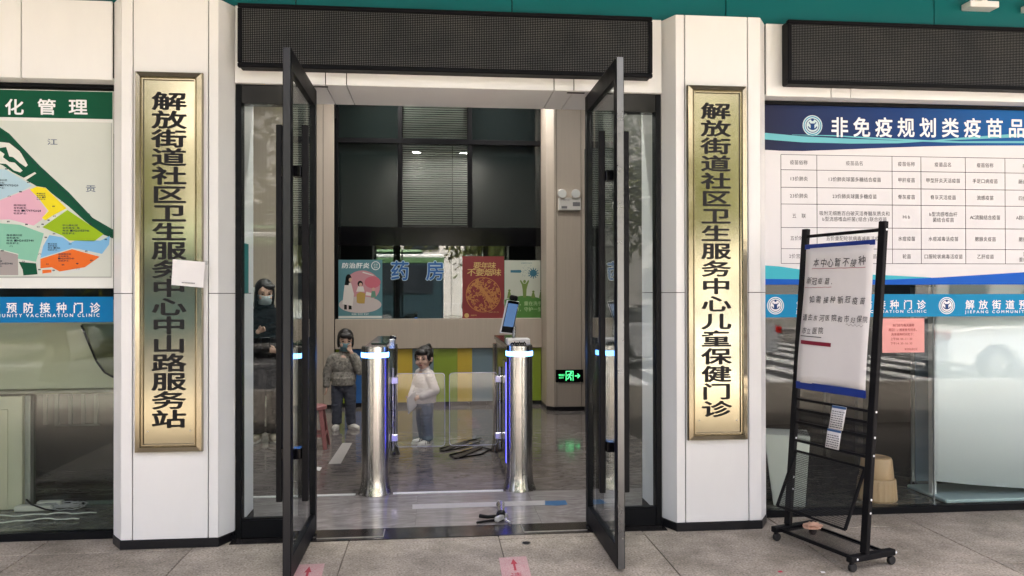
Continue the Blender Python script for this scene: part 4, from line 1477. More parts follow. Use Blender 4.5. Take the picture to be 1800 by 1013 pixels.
# crumpled wrapper on the base shelf
wr0 = at(1430, 930, Z=.07)
cw_ = MB()
rnd3 = random.Random(11)
cw_.ell((0, 0, 0), (.055, .045, .018), 14, 9)
cw_.v = [v * rnd3.uniform(.75, 1.25) for v in cw_.v]
cw_.v = [v + Vector((wr0.x, wr0.y, .088)) for v in cw_.v]
o = cw_.build('crumpled_wrapper', mat('pink_wrapper', (0.72, 0.42, 0.30), 0.6, var=0.5, vscale=40))
tag(o, 'crumpled pink and orange wrapper lying on the base of the notice stand', 'wrapper')


# ================================================================ lobby shell
LZ = 4.10
lc = MB().box(-3.4, 3.4, 0.2, 7.2, LZ, LZ + .1).build('lobby_ceiling', mat('ceiling_white', (0.6, 0.6, 0.58), 0.8))
tag(lc, 'white lobby ceiling above the turnstiles', kind='structure')
lw = MB().box(-3.4, 3.4, 0.21, 0.344, SOFFIT + .02, LZ).build('lobby_front_wall', PLASTER)
tag(lw, 'inner wall above the entrance soffit', kind='structure')
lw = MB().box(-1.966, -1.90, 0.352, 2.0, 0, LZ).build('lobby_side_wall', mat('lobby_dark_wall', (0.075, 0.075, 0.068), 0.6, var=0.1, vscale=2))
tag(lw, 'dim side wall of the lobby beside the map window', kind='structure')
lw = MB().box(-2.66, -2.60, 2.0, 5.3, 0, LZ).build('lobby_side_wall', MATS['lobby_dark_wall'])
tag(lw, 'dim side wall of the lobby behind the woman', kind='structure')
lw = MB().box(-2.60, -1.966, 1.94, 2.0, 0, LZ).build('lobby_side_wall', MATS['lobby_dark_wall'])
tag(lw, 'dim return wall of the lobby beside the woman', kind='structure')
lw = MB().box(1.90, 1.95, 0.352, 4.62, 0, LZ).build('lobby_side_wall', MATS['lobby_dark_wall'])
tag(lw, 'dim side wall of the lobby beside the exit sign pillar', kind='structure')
EMIT = mat('lamp_glow', (1, 1, 1), 0.5, emit=(1.0, 0.96, 0.90), estr=52.0)
for (x, y, s_) in ((-.46, .75, 'nearest the map column above the doors'), (.42, .75, 'nearest the vaccine column above the doors'), (-1.80, 2.7, 'added as fill above the standing woman'), (1.72, 2.7, 'added as fill beside the exit sign pillar'), (-.7, 4.65, 'added as fill above the hepatitis poster'), (.7, 4.65, 'added as fill above the red poster')):  # the back four are added fill lamps, set clear of the glass reflections
    t = thing('ceiling_downlight', 'round recessed lobby downlight ' + s_, 'downlight', (x, y, LZ), 'lobby ceiling downlights')
    MB().lathe([(.075, -.001), (.085, -.004), (.092, -.001)], (x, y, LZ)).build('bezel', SATIN, t, smooth=True)
    MB().cyl((x, y, LZ - .006), (x, y, LZ - .0045), .07, n=24).build('lens', EMIT, t)
# white cabinet with bright top behind the woman
wc = thing('white_cabinet', 'pale cabinet against the lobby wall behind the woman', 'cabinet', (-2.4, 4.3, 0))
MB().box(-2.59, -2.15, 3.6, 5.0, .08, 1.50).build('body', mat('cabinet_white', (0.55, 0.56, 0.50), 0.4), wc, bevel=.004)
MB().box(-2.59, -2.12, 3.57, 5.03, 1.501, 1.53).build('top', mat('cabinet_top', (0.66, 0.68, 0.60), 0.3), wc, bevel=.004)
MB().box(-2.59, -2.17, 3.62, 4.98, 0, .0795).build('plinth', BASE, wc)
for k in range(3):
    d_ = MB().box(-2.15, -2.132, 3.61 + k * .465, 4.065 + k * .465, .10, 1.48).build('door', MATS['cabinet_white'], wc, bevel=.003)
    MB().box(-2.131, -2.115, 3.66 + k * .465, 3.675 + k * .465, .7, .9).build('handle', SATIN, d_)

# ================================================================ pillars and back wall
YW_ = 5.2
rp_ = thing('lobby_pillar', 'beige wood panelled pillar carrying the exit sign and emergency light', 'pillar', (1.6, 4.6, 0), 'beige panelled pillars of the lobby')
xp = [1.355, at(979, 600, Y=4.6).x, at(1022, 600, Y=4.6).x, 1.895]
MB().prism([(1.28, 5.25), (1.28, 4.72), (1.36, 4.615), (1.895, 4.615), (1.895, 5.25)], .0, LZ - .01).build('core', BACK, rp_)
MB().prism([(1.27, 5.19), (1.27, 4.70), (1.352, 4.602), (1.362, 4.612), (1.285, 4.705), (1.285, 5.19)], .05, LZ - .01).build('panel', WOOD, rp_)
for a, b in zip(xp[:-1], xp[1:]):
    MB().box(a + .003, b - .003, 4.6, 4.616, .05, LZ - .01).build('panel', WOOD, rp_, bevel=.001)
MB().prism([(1.268, 5.19), (1.268, 4.698), (1.353, 4.596), (1.895, 4.596), (1.895, 5.19)], .0, .0495).build('plinth', BASE, rp_)
lp_ = thing('lobby_pillar', 'beige wood panelled pillar behind the masked child', 'pillar', (-1.9, 5.08, 0), 'beige panelled pillars of the lobby')
MB().box(-2.59, -1.39, 5.095, 5.25, .0, LZ - .01).build('core', BACK, lp_)
xp = [-2.59, -2.0, at(568, 600, Y=5.08).x, -1.383]
for a, b in zip(xp[:-1], xp[1:]):
    MB().box(a + .003, b - .003, 5.08, 5.096, .05, LZ - .01).build('panel', WOOD, lp_, bevel=.001)
MB().box(-2.59, -1.38, 5.074, 5.2, 0, .0495).build('plinth', BASE, lp_)

# service counter: beige front above coloured panels
sc_ = thing('service_counter', 'beige pharmacy counter front with yellow green and blue panels below', 'counter', (0, 5.1, 0))
XA, XB = -1.378, 1.266
zcb, zct = 0.752, 1.128
for a, b in ((XA, at(905, 600, Y=5.1).x), (at(905, 600, Y=5.1).x, XB)):
    MB().box(a + .002, b - .002, 5.09, 5.30, zcb, zct).build('front_panel', WOOD, sc_, bevel=.002)
ed = [588, 606, 641, 695, 725, 762, 804, 830, 880, 935, 962]
pal = {'g': (0.27, 0.38, 0.03), 'y': (0.64, 0.46, 0.045), 's': (0.18, 0.26, 0.31), 'b': (0.03, 0.14, 0.42)}
for a, b, k in zip(ed[:-1], ed[1:], 'gbgysgysyg'):
    x0, x1 = at(a, 660, Y=5.17).x, at(b, 660, Y=5.17).x
    x0, x1 = max(x0, XA), min(x1, XB)
    MB().box(x0 + .001, x1 - .001, 5.17, 5.20, .055, zcb - .012).build('colour_panel', mat('panel_' + k, pal[k], 0.4, var=.05, vscale=3), sc_, bevel=.001)
MB().box(XA, XB, 5.18, 5.30, 0, .054).build('skirting', BASE, sc_)
MB().box(XA, XB, 5.2005, 5.30, .0545, zcb - .001).build('core', BACK, sc_)
bkr = MB().box(-2.6, 2.4, 7.0, 7.1, 0, LZ).build('pharmacy_wall', mat('pharmacy_dark', (0.05, 0.055, 0.06), 0.7))
tag(bkr, 'dark wall at the back of the pharmacy', kind='structure')

# pharmacy window wall
pw = thing('pharmacy_window', 'tall black framed pharmacy window wall behind the turnstiles', 'window', (0, YW_, 1.13))
WL, WR, WB, WT = -1.378, 1.266 + .06, 1.1285, LZ - .005
m1, m2 = at(703, 300, Y=YW_).x, at(826, 300, Y=YW_).x
FB = mat('frame_soft_black', (0.004, 0.004, 0.005), 0.5, spec=.1)
zb1, zb2 = at(750, 400, Y=YW_).z, at(750, 432, Y=YW_).z
zh = at(750, 249, Y=YW_).z
MB().box(WL, WL + .03, YW_, YW_ + .08, WB, WT).build('jamb', FB, pw)
MB().box(WR - .06, WR - .03, YW_, YW_ + .08, WB, WT).build('jamb', FB, pw)
MB().box(WL + .0305, WR - .0605, YW_ - .005, YW_ + .07, zb2, zb1).build('black_band', BLACK_G, pw, bevel=.002)
MB().box(WL + .0305, WR - .0605, YW_ - .01, YW_ + .06, zh - .03, zh + .03).build('transom', FB, pw)
for m_, w_ in ((m1, .028), (m2, .028)):
    MB().box(m_ - w_, m_ + w_, YW_ + .002, YW_ + .07, zb1 + .0005, zh - .0305).build('mullion', FB, pw)
    MB().box(m_ - w_, m_ + w_, YW_ + .002, YW_ + .07, zh + .0305, WT).build('mullion', FB, pw)
GL2 = glass('lobby_glass', (0.80, 0.84, 0.83), 0.065)
GL3 = glass('upper_lobby_glass', (0.80, 0.84, 0.83), 0.035)
for a, b in ((WL + .031, m1 - .03), (m1 + .03, m2 - .03), (m2 + .03, WR - .061)):
    MB().box(a, b, YW_ + .03, YW_ + .038, zb1 + .001, zh - .031).build('pane', GL3, pw)
    MB().box(a, b, YW_ + .03, YW_ + .038, zh + .031, WT).build('pane', GL3, pw)
js = [WL + .031, at(695, 500, Y=YW_).x, at(793, 500, Y=YW_).x, WR - .061]
for a, b in zip(js[:-1], js[1:]):
    MB().box(a + .003, b - .003, YW_ + .02, YW_ + .028, WB, zb2 - .001).build('pharmacy_pane', GL2, pw)
DKP = mat('dark_backing', (0.010, 0.016, 0.016), 0.7, spec=.2)
MB().box(WL + .031, m1 - .03, YW_ + .06, YW_ + .07, zb1, WT).build('dark_blind', DKP, pw)
MB().box(m2 + .03, WR - .061, YW_ + .06, YW_ + .07, zb1, WT).build('dark_blind', mat('dark_backing_b', (0.006, 0.010, 0.012), 0.7, spec=.2), pw)
MB().box(m1, m2, YW_ + .16, YW_ + .17, zb1, WT).build('blind_backing', mat('blind_shade', (0.012, 0.012, 0.011), 0.8), pw)
# venetian blind, slat by slat
SLM = mat('blind_slat', (0.72, 0.70, 0.64), 0.4)
o = MB().bar((-(m2 - m1) / 2 + .033, 0, 0), ((m2 - m1) / 2 - .033, 0, 0), .022, .0012, (0, .62, .78)).build('slat', SLM)
sme = o.data
bpy.data.objects.remove(o)
z = zb1 + .05
while z < WT - .02:
    if abs(z - zh) > .04:
        piece('slat', sme, ((m1 + m2) / 2, YW_ + .08, z), pw)
    z += .029
MB().box((m1 + m2) / 2 + .22, (m1 + m2) / 2 + .228, YW_ + .055, YW_ + .06, zb1 + .05, zh - .04).build('blind_cord', FB, pw)
x_ = at(619, 180, Y=YW_).x
MB().box(x_ - .02, at(662, 180, Y=YW_).x, YW_ - .006, YW_ + .0, 3.90, 4.08).build('vent_frame', FB, pw)

# lettering stuck on the pharmacy glass
YG = YW_ + .0185
pl_ = thing('pharmacy_lettering', 'blue outlined pharmacy characters on the lobby glass', 'lettering', (0, YG, 1.6))
p = Print(YG)
for s_, a in (('药', 687), ('房', 749)):
    u = at(a, 493, Y=YG)
    v = at(a + 32, 459, Y=YG)
    p.text('pale_outline', s_, u.x, u.z, v.x - u.x, v.z - u.z, bold=0.05, lift=.001, res=4, each=True)
    p.text('blue_letter', s_, u.x, u.z, v.x - u.x, v.z - u.z, bold=0.018, lift=.002, res=4, each=True)
p.flush(pl_, {'pale_outline': mat('pale_blue_vinyl', (0.42, 0.56, 0.66), 0.5), 'blue_letter': mat('blue_vinyl', (0.01, 0.10, 0.33), 0.5)})


# ---------------------------------------------------------------- posters on the pharmacy glass
def poster(name, label, px0, px1, py0, py1):
    a, b = at(px0, py1, Y=YG), at(px1, py0, Y=YG)
    t = thing(name, label, 'poster', ((a.x + b.x) / 2, YG, a.z), 'paper posters on the pharmacy glass')
    p = Print(YG)
    f = lambda u, v: (a.x + (b.x - a.x) * u, a.z + (b.z - a.z) * v)
    return t, p, f, (b.x - a.x), (b.z - a.z), a, b


t, p, f, W_, H_, a, b = poster('health_poster', 'teal and pink hepatitis poster at the end of the pharmacy glass', 594, 672, 457, 561)
MB().box(a.x, b.x, YG, YG + .001, a.z, b.z).build('sheet', mat('poster_teal', (0.075, 0.21, 0.25), 0.5, var=.25, vscale=5), t)
p.disc('pink_glow', *f(.55, .55), W_ * .40, .0006, rz=H_ * .27)
p.disc('red_glow', *f(.78, .62), W_ * .18, .0009, rz=H_ * .10)
p.disc('pale_ground', *f(.5, .24), W_ * .48, .0007, rz=H_ * .14)
p.poly('white_coat', [f(*q_) for q_ in ((.10, .25), (.33, .22), (.36, .42), (.30, .60), (.22, .64), (.15, .58))], .0014)
p.disc('doctor_hair', *f(.24, .68), W_ * .065, .0016, rz=H_ * .075)
p.poly('doctor_hair', [f(*q_) for q_ in ((.15, .57), (.24, .57), (.27, .70), (.18, .72))], .0016)
p.poly('boot', [f(*q_) for q_ in ((.14, .16), (.20, .16), (.20, .25), (.14, .25))], .0013)
p.poly('other_boot', [f(*q_) for q_ in ((.24, .16), (.31, .16), (.30, .25), (.24, .25))], .0013)
p.disc('skin', *f(.28, .66), W_ * .035, .0018, rz=H_ * .035)
p.disc('dark_hair', *f(.50, .595), W_ * .06, .0014, rz=H_ * .05)
p.disc('skin', *f(.51, .58), W_ * .035, .0016, rz=H_ * .03)
p.poly('white_coat', [f(*q_) for q_ in ((.41, .46), (.60, .46), (.57, .55), (.45, .55))], .0015)
p.poly('ochre', [f(*q_) for q_ in ((.42, .28), (.48, .26), (.60, .26), (.62, .43), (.50, .46), (.42, .42))], .0016)
p.poly('white_coat', [f(*q_) for q_ in ((.62, .40), (.84, .38), (.84, .42), (.64, .46))], .0015)
p.disc('skin', *f(.80, .50), W_ * .035, .0016, rz=H_ * .03)
p.poly('green_cloth', [f(*q_) for q_ in ((.74, .36), (.86, .36), (.84, .47), (.76, .47))], .0017)
p.poly('white_coat', [f(*q_) for q_ in ((.55, .78), (.80, .73), (.80, .745), (.56, .80))], .0014)
for i, s_ in enumerate('防治肝炎'):
    u, v = f(.08 + i * .158, .855)
    p.text('title', s_, u, v, W_ * .15, H_ * .095, bold=.02, lift=.0015, res=3, shear=.15, each=True)
p.ring('title', *f(.85, .90), W_ * .085, W_ * .10, .0015, 24)
p.line('title', '义诊', f(.85, 0)[0], f(0, .90)[1], H_ * .04, lift=.0015, res=2)
p.line('title', '活动', f(.85, 0)[0], f(0, .855)[1], H_ * .035, lift=.0015, res=2)
p.rect('pale_foot', f(0.01, 0)[0], f(.99, 0)[0], f(0, .012)[1], f(0, .05)[1], .001)
p.line('title', '早预防 早检测 早治疗', f(.5, 0)[0], f(0, .065)[1], H_ * .03, lift=.0015, res=2)
p.flush(t, {'pink_glow': mat('soft_pink', (0.50, 0.24, 0.28), 0.5), 'red_glow': mat('rose', (0.52, 0.12, 0.17), 0.5), 'pale_ground': mat('pale_grey_pink', (0.50, 0.44, 0.44), 0.5), 'white_coat': mat('coat_white', (0.66, 0.62, 0.60), 0.5), 'dark_hair': INK, 'doctor_hair': INK, 'boot': INK, 'other_boot': INK, 'skin': mat('print_skin', (0.55, 0.35, 0.28), 0.5), 'ochre': mat('ochre', (0.42, 0.27, 0.06), 0.5), 'green_cloth': mat('print_green', (0.10, 0.25, 0.18), 0.5), 'title': WHITE_INK, 'pale_foot': mat('pale_foot', (.5, .55, .55), .5)})

t, p, f, W_, H_, a, b = poster('new_year_poster', 'dark red poster with gold characters on the pharmacy glass', 813, 886, 451, 561)
MB().box(a.x, b.x, YG, YG + .001, a.z, b.z).build('sheet', mat('poster_red', (0.20, 0.018, 0.022), 0.5, var=.12, vscale=4), t)
for i, s_ in enumerate('要年味'):
    u, v = f(.25 + i * .18, .80)
    p.text('gold_title', s_, u, v, W_ * .19, H_ * .11, bold=.01, lift=.0012, res=3, shear=.1, each=True)
for i, s_ in enumerate('不要烟味'):
    u, v = f(.10 + i * .205, .685)
    p.text('gold_title', s_, u, v, W_ * .21, H_ * .12, bold=.01, lift=.0012, res=3, shear=.1, each=True)
rg = random.Random(4)
for k in range(190):
    an = rg.uniform(0, 6.283)
    rr = (rg.uniform(.0, 1) ** .45) * .40
    u, v = f(.5 + rr * math.cos(an), .385 + rr * .62 * math.sin(an))
    s_ = rg.uniform(.012, .03)
    p.ring('gold_ornament', u, v, s_ * .55, s_, .001 + k * 1.2e-5, 9, rg.uniform(0, 3), rg.uniform(3.2, 6.2))
p.ring('gold_ornament', *f(.5, .385), W_ * .405, W_ * .42, .001, 36)
p.poly('gold_ornament', [f(*q_) for q_ in ((.36, .52), (.44, .54), (.74, .28), (.68, .26))], .0024)
p.disc('gold_title', *f(.10, .055), W_ * .055, .0012)
p.line('gold_title', '无烟环境', f(.27, 0)[0], f(0, .045)[1], H_ * .025, lift=.0012, res=1)
p.line('gold_title', '健康过年 拒绝二手烟', f(.75, 0)[0], f(0, .10)[1], H_ * .018, lift=.0012, res=1)
p.flush(t, {'gold_title': mat('gold_print', (0.58, 0.40, 0.14), 0.45), 'gold_ornament': mat('gold_orange', (0.46, 0.19, 0.05), 0.45)})

t, p, f, W_, H_, a, b = poster('hygiene_poster', 'pale poster with green hill and virus icon behind the face terminal', 887, 957, 458, 560)
MB().box(a.x, b.x, YG, YG + .001, a.z, b.z).build('sheet', mat('poster_pale', (0.47, 0.50, 0.43), 0.5, var=.12, vscale=3), t)
hill = [f(0.01, .01), f(.99, .01), f(.99, .32)] + [f(1 - i / 12, .32 + .07 * math.sin(i / 12 * 3.14)) for i in range(1, 13)]
p.poly('green_hill', hill, .0008)
p.disc('virus', *f(.72, .78), W_ * .085, .001)
for k in range(12):
    an = k / 12 * 6.283
    u, v = f(.72, .78)
    p.stroke('virus', [(u + .075 * W_ * math.cos(an), v + .075 * W_ * math.sin(an)), (u + .135 * W_ * math.cos(an), v + .135 * W_ * math.sin(an))], .012, .0011 + k * 1e-5)
p.poly('virus', [f(*q_) for q_ in ((.15, .79), (.40, .785), (.43, .81), (.40, .835), (.15, .83))], .001)
for k in range(40):
    u, v = f(.42 + rg.uniform(0, .25), .72 + rg.uniform(0, .2))
    p.rect('virus', u - .003, u + .003, v - .003, v + .003, .0012)
p.line('virus', '全国爱国卫生运动', f(.55, 0)[0], f(0, .94)[1], H_ * .025, lift=.001, res=1)
p.poly('figure', [f(*q_) for q_ in ((.46, .36), (.54, .36), (.55, .50), (.58, .58), (.62, .65), (.59, .66), (.53, .60), (.47, .60), (.41, .66), (.38, .65), (.43, .58), (.45, .50))], .0012)
p.disc('figure', *f(.50, .635), W_ * .035, .0014, rz=H_ * .028)
for u0, h_ in ((.12, .10), (.72, .08), (.92, .10)):
    p.poly('figure', [f(*q_) for q_ in ((u0 - .06, .35), (u0 + .06, .35), (u0 + .02, .36 + h_), (u0 - .03, .36 + h_))], .0012)
    p.disc('figure', *f(u0, .38 + h_), W_ * .03, .0014)
for i, s_ in enumerate('防疫，重在洗手'):
    u, v = f(.14 + i * .115, .22)
    p.text('poster_text', s_, u, v, W_ * .11, H_ * .075, bold=.008, lift=.0014, res=2)
for i, s_ in enumerate('健康，守护一生'):
    u, v = f(.14 + i * .115, .12)
    p.text('poster_text', s_, u, v, W_ * .11, H_ * .075, bold=.008, lift=.0014, res=2)
p.flush(t, {'green_hill': mat('hill_green', (0.06, 0.19, 0.03), 0.5), 'virus': mat('virus_teal', (0.02, 0.13, 0.20), 0.5), 'figure': mat('olive_figure', (0.13, 0.20, 0.04), 0.5), 'poster_text': mat('lime_text', (0.35, 0.50, 0.25), 0.5)})

# ================================================================ emergency light, exit sign
em = thing('emergency_light', 'white twin head emergency light on the beige pillar', 'emergency light', (1.53, 4.6, 2.47))
x0, x1 = at(981, 360, Y=4.6).x, at(1019, 360, Y=4.6).x
z0, z1 = at(1000, 371, Y=4.6).z, at(1000, 349, Y=4.6).z
WP = mat('white_plastic', (0.62, 0.60, 0.57), 0.4)
MB().box(x0, x1, 4.52, 4.5995, z0, z1).build('battery_box', WP, em, bevel=.006)
for px in (988, 1012):
    c = at(px, 341, Y=4.5)
    h = MB().cyl((c.x, 4.57, c.z), (c.x, 4.49, c.z), .042, .058, n=24).build('lamp_head', WP, em, bevel=.004, smooth=True)
    MB().cyl((c.x, 4.4895, c.z), (c.x, 4.485, c.z), .048, n=24).build('lens', mat('lamp_lens', (0.75, 0.76, 0.74), 0.12), h)
    MB().cyl((c.x, 4.55, z1 + .001), (c.x, 4.55, c.z - .03), .012, n=10).build('neck', WP, em)
p = Print(4.5195)
p.line('marking', '消防应急灯', (x0 + x1) / 2 - .04, z1 - .04, .02, lift=.001, res=1)
p.rect('marking', x0 + .17, x0 + .26, z0 + .05, z0 + .10, .001)
p.rect('marking', x0 + .03, x0 + .10, z0 + .02, z0 + .05, .001)
p.flush(em, {'marking': mat('grey_mark', (0.15, 0.15, 0.16), 0.5)})

ex = thing('exit_sign', 'green lit running man exit sign low on the beige pillar', 'exit sign', (1.54, 4.58, .35))
x0, x1 = at(977, 660, Y=4.58).x, at(1025, 660, Y=4.58).x
z0, z1 = at(1000, 672, Y=4.58).z, at(1000, 650, Y=4.58).z
MB().box(x0, x1, 4.575, 4.5985, z0, z1).build('housing', BLACK_G, ex, bevel=.004)
p = Print(4.574)
GE = mat('exit_green', (0.02, 0.3, 0.1), 0.5, emit=(0.10, 1.0, 0.32), estr=0.17)
w_, h_ = x1 - x0, z1 - z0
e = lambda u, v: (x0 + w_ * u, z0 + h_ * v)
p.rect('sign_light', e(.36, 0)[0], e(.64, 0)[0], e(0, .84)[1], e(0, .90)[1], .001)
p.rect('sign_light', e(.36, 0)[0], e(.385, 0)[0], e(0, .12)[1], e(0, .838)[1], .001)
p.rect('sign_light', e(.615, 0)[0], e(.64, 0)[0], e(0, .12)[1], e(0, .838)[1], .001)
p.disc('sign_light', *e(.55, .74), .012, .001)
p.poly('sign_light', [e(*q_) for q_ in ((.47, .66), (.53, .69), (.545, .60), (.51, .42), (.47, .43))], .001)
p.stroke('sign_light', [e(.50, .44), e(.55, .34), e(.545, .14)], .011, .0012)
p.stroke('sign_light', [e(.485, .44), e(.45, .30), e(.40, .26)], .011, .0013)
p.stroke('sign_light', [e(.53, .64), e(.575, .52), e(.605, .55)], .008, .0014)
p.stroke('sign_light', [e(.48, .64), e(.43, .60), e(.42, .48)], .008, .0015)
p.stroke('sign_light', [e(.69, .5), e(.86, .5)], .012, .0012)
p.stroke('sign_light', [e(.79, .68), e(.875, .5), e(.79, .32)], .010, .0014)
for i, s_ in enumerate('安全出口'):
    u, v = e(.10 + i * .055, .50)
    p.text('sign_light', s_, u, v, w_ * .053, h_ * .16, bold=.02, lift=.001, res=1)
u, v = e(.12, .30)
p.text('sign_light', 'EXIT', u, v, w_ * .17, h_ * .13, lift=.001, fit=True)
p.flush(ex, {'sign_light': GE})

# teal card on the column's inner face, seen through the side light
tc0, tc1 = at(424, 470, X=XLI + .004).y, at(437, 470, X=XLI + .004).y
tc_ = MB().box(XLI + .001, XLI + .004, tc0, tc1, at(430, 516, X=XLI).z, at(430, 428, X=XLI).z).build('teal_card', mat('teal_card', (0.0, 0.17, 0.17), 0.4, var=.1, vscale=30))
tag(tc_, 'narrow teal card on the column side behind the side light', 'card')

# ================================================================ turnstiles
BLUE_L = mat('blue_led', (0.05, 0.1, 0.6), 0.4, emit=(0.10, 0.32, 1.0), estr=1.2)
BLUE_S = mat('blue_strip_led', (0.05, 0.05, 0.5), 0.4, emit=(0.08, 0.08, 1.0), estr=1.2)
SIDE = mat('turnstile_side', (0.05, 0.05, 0.06), 0.12, metal=0.4)
ACR = glass('acrylic_wing', (0.95, 0.96, 0.97), 0.045)
EDGE = mat('acrylic_edge', (0.50, 0.52, 0.62), 0.12, emit=(0.35, 0.38, 0.9), estr=0.0)  # pale blue colour stands in for LED light glowing in the edge


def turnstile(cx, cy, inner, label):
    """inner = +1 when the passage lies towards +X"""
    t = thing('turnstile', label, 'turnstile', (cx, cy, 0), 'pair of steel pedestrian turnstiles')
    r = .098
    prof = [(.121, 0.0), (.121, .006), (.113, .03), (.104, .07), (.099, .13), (r, .18), (r, .995)]
    MB().lathe(prof, (cx, cy, 0), 48).build('front_post', STEEL, t, smooth=True)
    MB().lathe([(r + .002, .9955), (r + .003, 1.000), (r + .003, 1.026), (r + .002, 1.030)], (cx, cy, 0), 48).build('light_ring', BLUE_L, t, smooth=True)
    MB().lathe([(r, 1.0305), (r, 1.070), (r - .006, 1.078), (.0, 1.079)], (cx, cy, 0), 48).build('post_cap', STEEL, t, smooth=True)
    MB().cyl((cx - .03, cy - .119, .045), (cx - .03, cy - .112, .045), .006, n=10).build('screw', SATIN, t)
    yb = cy + 1.38
    MB().lathe(prof, (cx, yb, 0), 40).build('rear_post', STEEL, t, smooth=True)
    MB().box(cx - .075, cx + .075, cy + .085, yb - .085, .03, 1.035).build('cabinet', SIDE, t, bevel=.004)
    MB().box(cx - .085, cx + .085, cy + .07, yb, 1.036, 1.072).build('top_glass', BLACK_G, t, bevel=.006)
    xi = cx + inner * .076
    a, b = sorted((xi, xi + inner * .010))
    for y_ in (cy + .13,):
        MB().box(a, b, y_, y_ + .028, .16, .93).build('light_strip', BLUE_S, t, bevel=.003)
    MB().box(a, a + .006, cy + .17, cy + .45, .18, .93).build('side_panel', mat('side_steel', (0.35, 0.35, 0.42), 0.2, metal=.9), t)
    yw = cy + .54
    mb = MB().cyl((xi + inner * .022, yw, .20), (xi + inner * .022, yw, .86), .014, n=16)
    sp_ = mb.build('wing_spindle', SATIN, t, smooth=True)
    for z_ in (.30, .76):
        a2, b2 = sorted((xi + inner * .01, xi + inner * .065))
        MB().box(a2, b2, yw - .018, yw + .018, z_ - .028, z_ + .028).build('wing_clamp', mat('bright_clamp', (0.6, 0.6, 0.62), 0.25, metal=.7), sp_, bevel=.004)
    # rounded clear wing
    x0, x1 = xi + inner * .045, -0.02 + inner * -.0
    xe_ = at(782 if inner > 0 else 790, 700, Y=yw).x
    lo, hi = sorted((x0, xe_))
    z0, z1, rr = .225, .815, .03
    pts = []
    for (ax_, az_, a0) in ((hi - rr, z1 - rr, 0), (lo + rr, z1 - rr, 90), (lo + rr, z0 + rr, 180), (hi - rr, z0 + rr, 270)):
        for k in range(6):
            an = R(a0 + k * 18)
            pts.append((ax_ + rr * math.cos(an), az_ + rr * math.sin(an)))
    w_ = MB().prism(pts, yw - .005, yw + .005, 'Y').build('wing', ACR, t)
    path = [Vector((q_[0], yw, q_[1])) for q_ in pts] + [Vector((pts[0][0], yw, pts[0][1])), Vector((pts[1][0], yw, pts[1][1]))]
    MB().tube(path, .0022, 6).build('wing_edge', EDGE, w_, smooth='all')
    return t


tl_ = turnstile(-.552, .875, 1, 'steel turnstile post with blue ring beside the masked child')
# card reader and coupling on the first turnstile's top
MB().box(-.60, -.48, 1.10, 1.30, 1.073, 1.083).build('reader_window', mat('green_dark_glass', (0.01, 0.04, 0.03), 0.08), tl_, bevel=.003)
MB().box(-.478, -.43, 1.30, 1.38, 1.02, 1.10).build('side_bracket', SATIN, tl_, bevel=.006)
MB().cyl((-.47, 1.34, 1.11), (-.42, 1.34, 1.11), .016, n=14).build('side_bracket_knob', BLACK_G, tl_, smooth=True)
tr_ = turnstile(.512, .885, -1, 'steel turnstile post with blue ring carrying the face terminal')

ft = thing('face_terminal', 'tilted face scanning screen with camera bar on the steel turnstile post', 'face terminal', (.49, .875, 1.079))
MB().box(.415, .585, .80, .95, 1.0795, 1.125).build('base', mat('white_abs', (0.66, 0.64, 0.64), 0.4), ft, bevel=.006)
MB().tube([(.47, .885, 1.12), (.475, .885, 1.20), (.465, .88, 1.27)], .012, 12).build('stem', SATIN, ft, smooth=True)
A = [Vector(q_) for q_ in ((.362, .79, 1.172), (.458, .835, 1.160), (.520, .915, 1.398), (.424, .87, 1.412))]
nrm = (A[1] - A[0]).cross(A[3] - A[0]).normalized()
if nrm.y > 0:
    nrm = -nrm


def slab(q4, nv, th_, off=0.0):
    f_ = [v + nv * off for v in q4]
    b_2 = [v - nv * th_ for v in f_]
    return MB().add(f_ + b_2, [(0, 1, 2, 3), (7, 6, 5, 4), (0, 4, 5, 1), (1, 5, 6, 2), (2, 6, 7, 3), (3, 7, 4, 0)])


def inset(q4, k0, k1, k2, k3):
    g2 = lambda u, v: q4[0].lerp(q4[1], u).lerp(q4[3].lerp(q4[2], u), v)
    return [g2(k0, k2), g2(k1, k2), g2(k1, k3), g2(k0, k3)]


slab(A, nrm, .018).build('shell', mat('terminal_shell', (0.6, 0.6, 0.62), 0.3, metal=.3), ft, bevel=.004)
slab(inset(A, .05, .95, .02, .98), nrm, .002, .0025).build('glass_front', BLACK_G, ft)
SCR = mat('screen_glow', (0.02, 0.03, 0.05), 0.2, emit=(0.05, 0.10, 0.20), estr=.15, var=.0)
slab(inset(A, .10, .90, .20, .90), nrm, .001, .004).build('screen', SCR, ft)
c0 = A[3].lerp(A[2], .5)
MB().bar(c0 + (A[2] - A[3]) * -.32 + Vector((0, 0, .022)), c0 + (A[2] - A[3]) * .32 + Vector((0, 0, .018)), .03, .04).build('camera_bar', BLACK_M, ft, bevel=.01)
mb = MB()
for k in range(6):
    mb.tube([(.44 + k * .018, .796, 1.083), (.45 + k * .018, .788, 1.096 + .006 * (k % 2)), (.46 + k * .018, .796, 1.085)], .006, 6)
mb.build('loose_cables', BLACK_M, ft, smooth='all')

# bright metal strip on the lobby floor
fs_ = MB().box(-1.89, -.69, .816, .846, .0005, .008).box(-.42, .385, .816, .846, .0005, .008).build('floor_strip', mat('bright_aluminium', (0.90, 0.89, 0.88), 0.3), bevel=.001)
tag(fs_, 'bright aluminium strip across the lobby floor between the turnstiles', 'floor strip')


